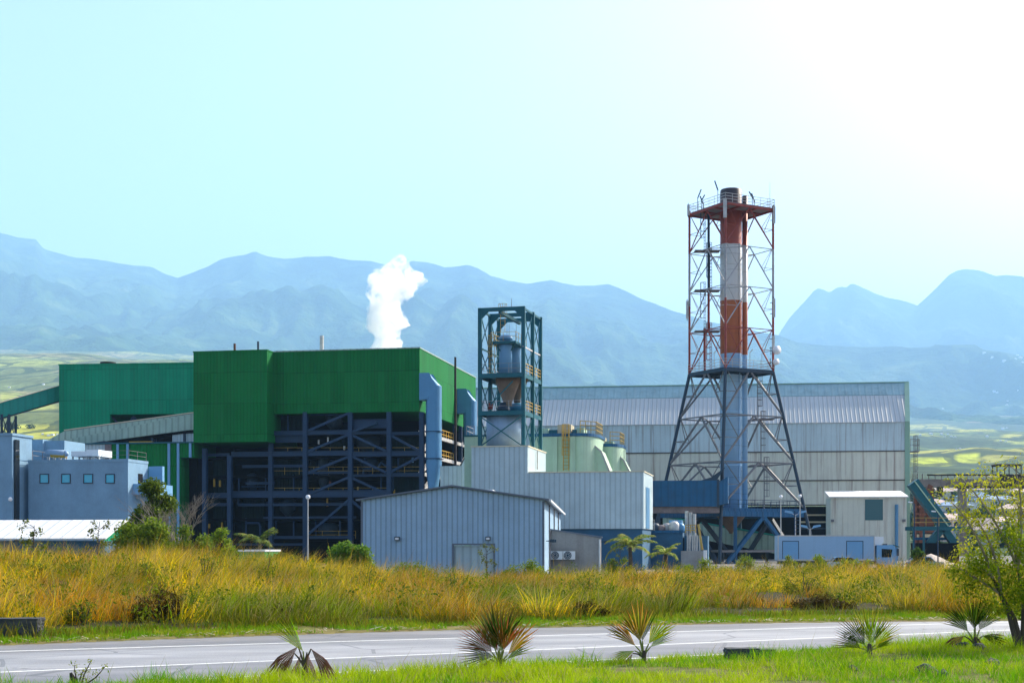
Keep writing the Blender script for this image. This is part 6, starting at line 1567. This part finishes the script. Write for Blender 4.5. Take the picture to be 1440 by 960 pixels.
fan_palm(428, 938, 18.0, 'half dead fan palm with one green frond and brown hanging leaves', [(-2, 18, 137, 56, 26, 'y', -.2), (-12, 26, 215, 50, 30, 'b', -.2), (14, 22, 318, 46, 28, 'b', -.2), (-8, 12, 250, 44, 24, 'b', .2), (6, 16, 285, 40, 24, 'b', -.3), (-20, 14, 232, 40, 22, 'b', .1)])
fan_palm(703, 936, 18.9, 'largest fan palm, dark green with red tipped fronds', [(-2, 22, 92, 66, 46, 'd', -.3), (6, 24, 72, 58, 40, 'd', .3), (-10, 20, 112, 60, 42, 'g', .2), (-16, 14, 150, 52, 46, 'r', -.2), (16, 10, 42, 52, 32, 'o', -.1), (-12, 6, 195, 44, 40, 'd', .1), (8, 18, 88, 50, 50, 'r', -.5), (-20, 2, 225, 36, 30, 'b', -.2), (0, 14, 60, 46, 40, 'g', .4), (14, 2, 20, 40, 24, 'g', .2), (-4, 16, 130, 50, 44, 'r', .4)], 2)
fan_palm(905, 924, 20.3, 'fan palm with orange tinged fronds and one pale green fan to the right', [(-8, 18, 100, 52, 42, 'o', -.2), (-2, 18, 82, 50, 36, 'd', .3), (10, 14, 45, 44, 42, 'y', -.3), (-16, 10, 150, 44, 36, 'o', .2), (-18, 2, 200, 32, 34, 'g', .1), (14, 8, 22, 40, 30, 'g', .2), (-6, 20, 120, 46, 40, 'd', .4), (-22, -2, 235, 28, 26, 'b', -.1)])
fan_palm(1222, 926, 21.2, 'upright fan palm with yellow green fans, nearest the right tree', [(4, 16, 85, 48, 48, 'g', -.2), (-8, 14, 135, 44, 46, 'd', .2), (12, 14, 48, 42, 42, 'y', -.2), (-16, 8, 165, 38, 40, 'd', .1), (16, 8, 20, 34, 30, 'g', .3), (-14, -2, 215, 28, 34, 'b', -.1), (2, 18, 105, 44, 44, 'y', .3)])
fan_palm(1371, 910, 22.6, 'dark shaded fan palm under the acacia tree beside the rocks', [(-2, 22, 92, 46, 50, 'd', -.2), (10, 20, 50, 42, 46, 'd', .2), (-14, 18, 140, 44, 44, 'd', .1), (-22, 10, 200, 34, 40, 'b', -.2), (16, 10, 350, 34, 36, 'd', .1), (2, 24, 80, 40, 50, 'g', .3), (6, 6, 300, 30, 30, 'b', -.1)])

# ---- acacia like tree at the right edge
d = 22.0; x0 = S(1436, 0, d).x; g = ground_h(x0, d); O = Vector((x0, d, g)); t = thing('acacia_tree', 'feathery acacia tree with arching yellow green twigs at the right edge', 'tree', O)
tk = MB(); lb = MB(); cs = []; cr = []; sp = []
def pt(px, py, dy=0): return S(px, py, d + dy)
stems = [((1436, 905), (1426, 868), (1408, 835)), ((1438, 905), (1440, 850), (1432, 800)), ((1440, 905), (1462, 850), (1470, 800)), ((1434, 905), (1418, 858), (1396, 812)), ((1437, 903), (1448, 845), (1452, 770))]
for st in stems:
    P = [pt(*q, 0) for q in st]; P[0].z = min(P[0].z, g + .02); tk.path([P[0] - Vector((0, 0, .08)), P[0].lerp(P[1], .5) + Vector((rnd.uniform(-.02, .02), 0, 0)), P[1], P[2]], [.05, .042, .036, .022], 9)
tk.build('trunk', 'bark', t)
arcs = [((1432, 800), (1400, 720), (1352, 672)), ((1432, 800), (1418, 715), (1385, 668)), ((1396, 812), (1375, 742), (1338, 705)), ((1432, 800), (1442, 710), (1428, 660)), ((1396, 812), (1372, 790), (1350, 765)), ((1452, 770), (1470, 700), (1480, 650)), ((1408, 835), (1400, 750), (1362, 722)), ((1452, 770), (1446, 720), (1415, 690)), ((1408, 835), (1378, 815), (1352, 800)), ((1470, 800), (1500, 730), (1510, 690)), ((1432, 800), (1425, 740), (1440, 700))]
for a, b, c in arcs:
    dy = rnd.uniform(-.5, .5); P = []
    A, Bq, Cq = pt(*a), pt(*b, dy * .6), pt(*c, dy)
    for i in range(9): f = i / 8; P.append(A * (1 - f) ** 2 + Bq * 2 * f * (1 - f) + Cq * f * f)
    lb.path(P, [.022 * (1 - .8 * i / 8) + .003 for i in range(9)], 6)
    for i in range(3, 9):
        for k in range(2 if i < 6 else 3):
            e = P[i] + Vector((rnd.uniform(-.2, .2), rnd.uniform(-.25, .25), rnd.uniform(-.12, .14))); lb.path([P[i], e], [.006, .003], 5); sp.append(tuple(e)); 
lb.build('branches', 'dead_wood', t)
for i in range(80):
    f = rnd.random(); px = 1356 + 126 * rnd.random() ** .8 + rnd.gauss(0, 10); top = 790 - 50 * math.sin(min(1, (px - 1345) / 90.) * 1.5); bot = 832 + 34 * math.sin(min(1, (px - 1345) / 100.) * 1.5)
    py = top + (bot - top) * rnd.random(); c = pt(px, py, rnd.uniform(-.7, .7)); cs.append(tuple(c)); cr.append(.16 * rnd.uniform(.7, 1.3))
Pd = clump_pts(cs, cr, 2300, .5); Ps = clump_pts(sp, [.14] * len(sp), 560, .5)
Pa = np.concatenate([Pd, Ps]); ca = np.concatenate([vary(len(Pd), (.09, .17, .006), (.34, .4, .012)), vary(len(Ps), (.3, .36, .01), (.55, .5, .02))])
leaves('foliage', Pa - np.array(O), rng.uniform(.028, .075, len(Pa)), ca, t, .42, .3)

# ---- small dead stump plant at lower left, stones
p = S(110, 938, 17.0); g = ground_h(p.x, p.y); O = Vector((p.x, p.y, g)); t = thing('sapling', 'broken stump with thin leafy shoots on the near bank, lower left', 'sapling', O)
mb = MB(); mb.path([O, O + Vector((-.06, 0, .12)), O + Vector((-.09, 0, .2))], [.05, .04, .015], 7)
tips = []
for dx, dz in ((.14, .34), (.32, .27), (.05, .22), (-.03, .3)): 
    e = O + Vector((dx, rnd.uniform(-.05, .05), dz)); limb_path(mb, O + Vector((.03, 0, .02)), e, .012, .004, 0, 4, .1); tips += [tuple(O.lerp(e, f)) for f in (.4, .7, 1)]
mb.build('stem', 'brown_black', t); P = clump_pts(tips, [.06] * len(tips), 1200); leaves('foliage', P - np.array(O), rng.uniform(.02, .045, len(P)), vary(len(P), (.12, .2, .02), (.35, .36, .05)), t, .5)
def rock(name, label, c, sz, mat='basalt', seed=0, box=False):
    bm = bmesh.new(); bmesh.ops.create_icosphere(bm, subdivisions=4, radius=1) if not box else bmesh.ops.create_cube(bm, size=2)
    if box:
        bmesh.ops.subdivide_edges(bm, edges=bm.edges, cuts=7, use_grid_fill=True)
    for v in bm.verts:
        n = mnoise.noise(v.co * 1.1 + Vector((seed, 0, 0))) * (.45 if not box else .07) + mnoise.noise(v.co * 3.1 + Vector((0, seed, 0))) * (.16 if not box else .08)
        v.co = v.co * (1 + n); v.co = Vector((v.co.x * sz[0], v.co.y * sz[1], v.co.z * sz[2]))
    me = bpy.data.meshes.new(name); bm.to_mesh(me); bm.free(); me.materials.append(MATS[mat]); o = bpy.data.objects.new(name, me); COL.objects.link(o); o.location = c; o.rotation_euler.z = seed
    if not box: me.polygons.foreach_set('use_smooth', [False] * len(me.polygons))
    tag(o, label, 'rock' if not box else 'stone block'); return o
p = S(18, 884, 30.2); gg = ground_h(p.x, p.y); o = rock('stone_block', 'long dark basalt block on the far verge at the left edge', (p.x - .1, p.y, gg + .17), (.68, .3, .2), 'basalt', .1, True)
p = S(1048, 920, 20.6); gg = ground_h(p.x, p.y); rock('stone_block', 'flat dark stone slab in the bank grass, left of the pair', (p.x, p.y + .3, gg + .08), (.24, .14, .075), 'basalt', .05, True)
p = S(1080, 921, 20.8); gg = ground_h(p.x, p.y); rock('stone_block', 'smaller dark stone slab at the right end of the pair', (p.x, p.y + .3, gg + .06), (.14, .12, .06), 'basalt', .2, True)
for i, (px, py, dd, s, lab) in enumerate(((1356, 908, 22.4, .13, 'dark rock at the foot of the shaded fan palm, left side'), (1378, 909, 22.3, .12, 'grey rock right of the shaded fan palm stem'), (1268, 940, 18.6, .13, 'dark lava rock half buried in the near right grass'), (1300, 948, 18.0, .15, 'largest dark lava rock at the bottom right grass edge'), (1325, 950, 17.8, .1, 'small dark lava rock right of the largest one'), (1198, 938, 18.6, .09, 'small grey stone in the bank grass below the upright fan palm'), (1395, 940, 19.2, .12, 'grey stone under the acacia trunk'))):
    p = S(px, py, dd); gg = ground_h(p.x, p.y); rock('rock', lab, (p.x, p.y, gg + s * .25), (s, s * .8, s * .6), 'basalt', i * 1.7 + .3)

# ---- far woods among the town
cs = []; rs = []
for i in range(150):
    px = rnd.uniform(1284, 1560); dd = rnd.uniform(345, 1000); x = K(px) * dd; r = rnd.uniform(2, 4.2); cs.append((x, dd, ground_h(x, dd) + r * .7)); rs.append((r, r, r * .9))
for i in range(60):
    px = rnd.uniform(-80, 90); dd = rnd.uniform(700, 1500); x = K(px) * dd; r = rnd.uniform(2.5, 5); cs.append((x, dd, ground_h(x, dd) + r * .6)); rs.append((r * 1.5, r, r * .9))
P = clump_pts(cs, rs, 26, .4)
o = leaves('distant_woods', P, rng.uniform(1.0, 2.0, len(P)), vary(len(P), (.02, .05, .015), (.06, .1, .02)), None, .8); o['kind'] = 'stuff'
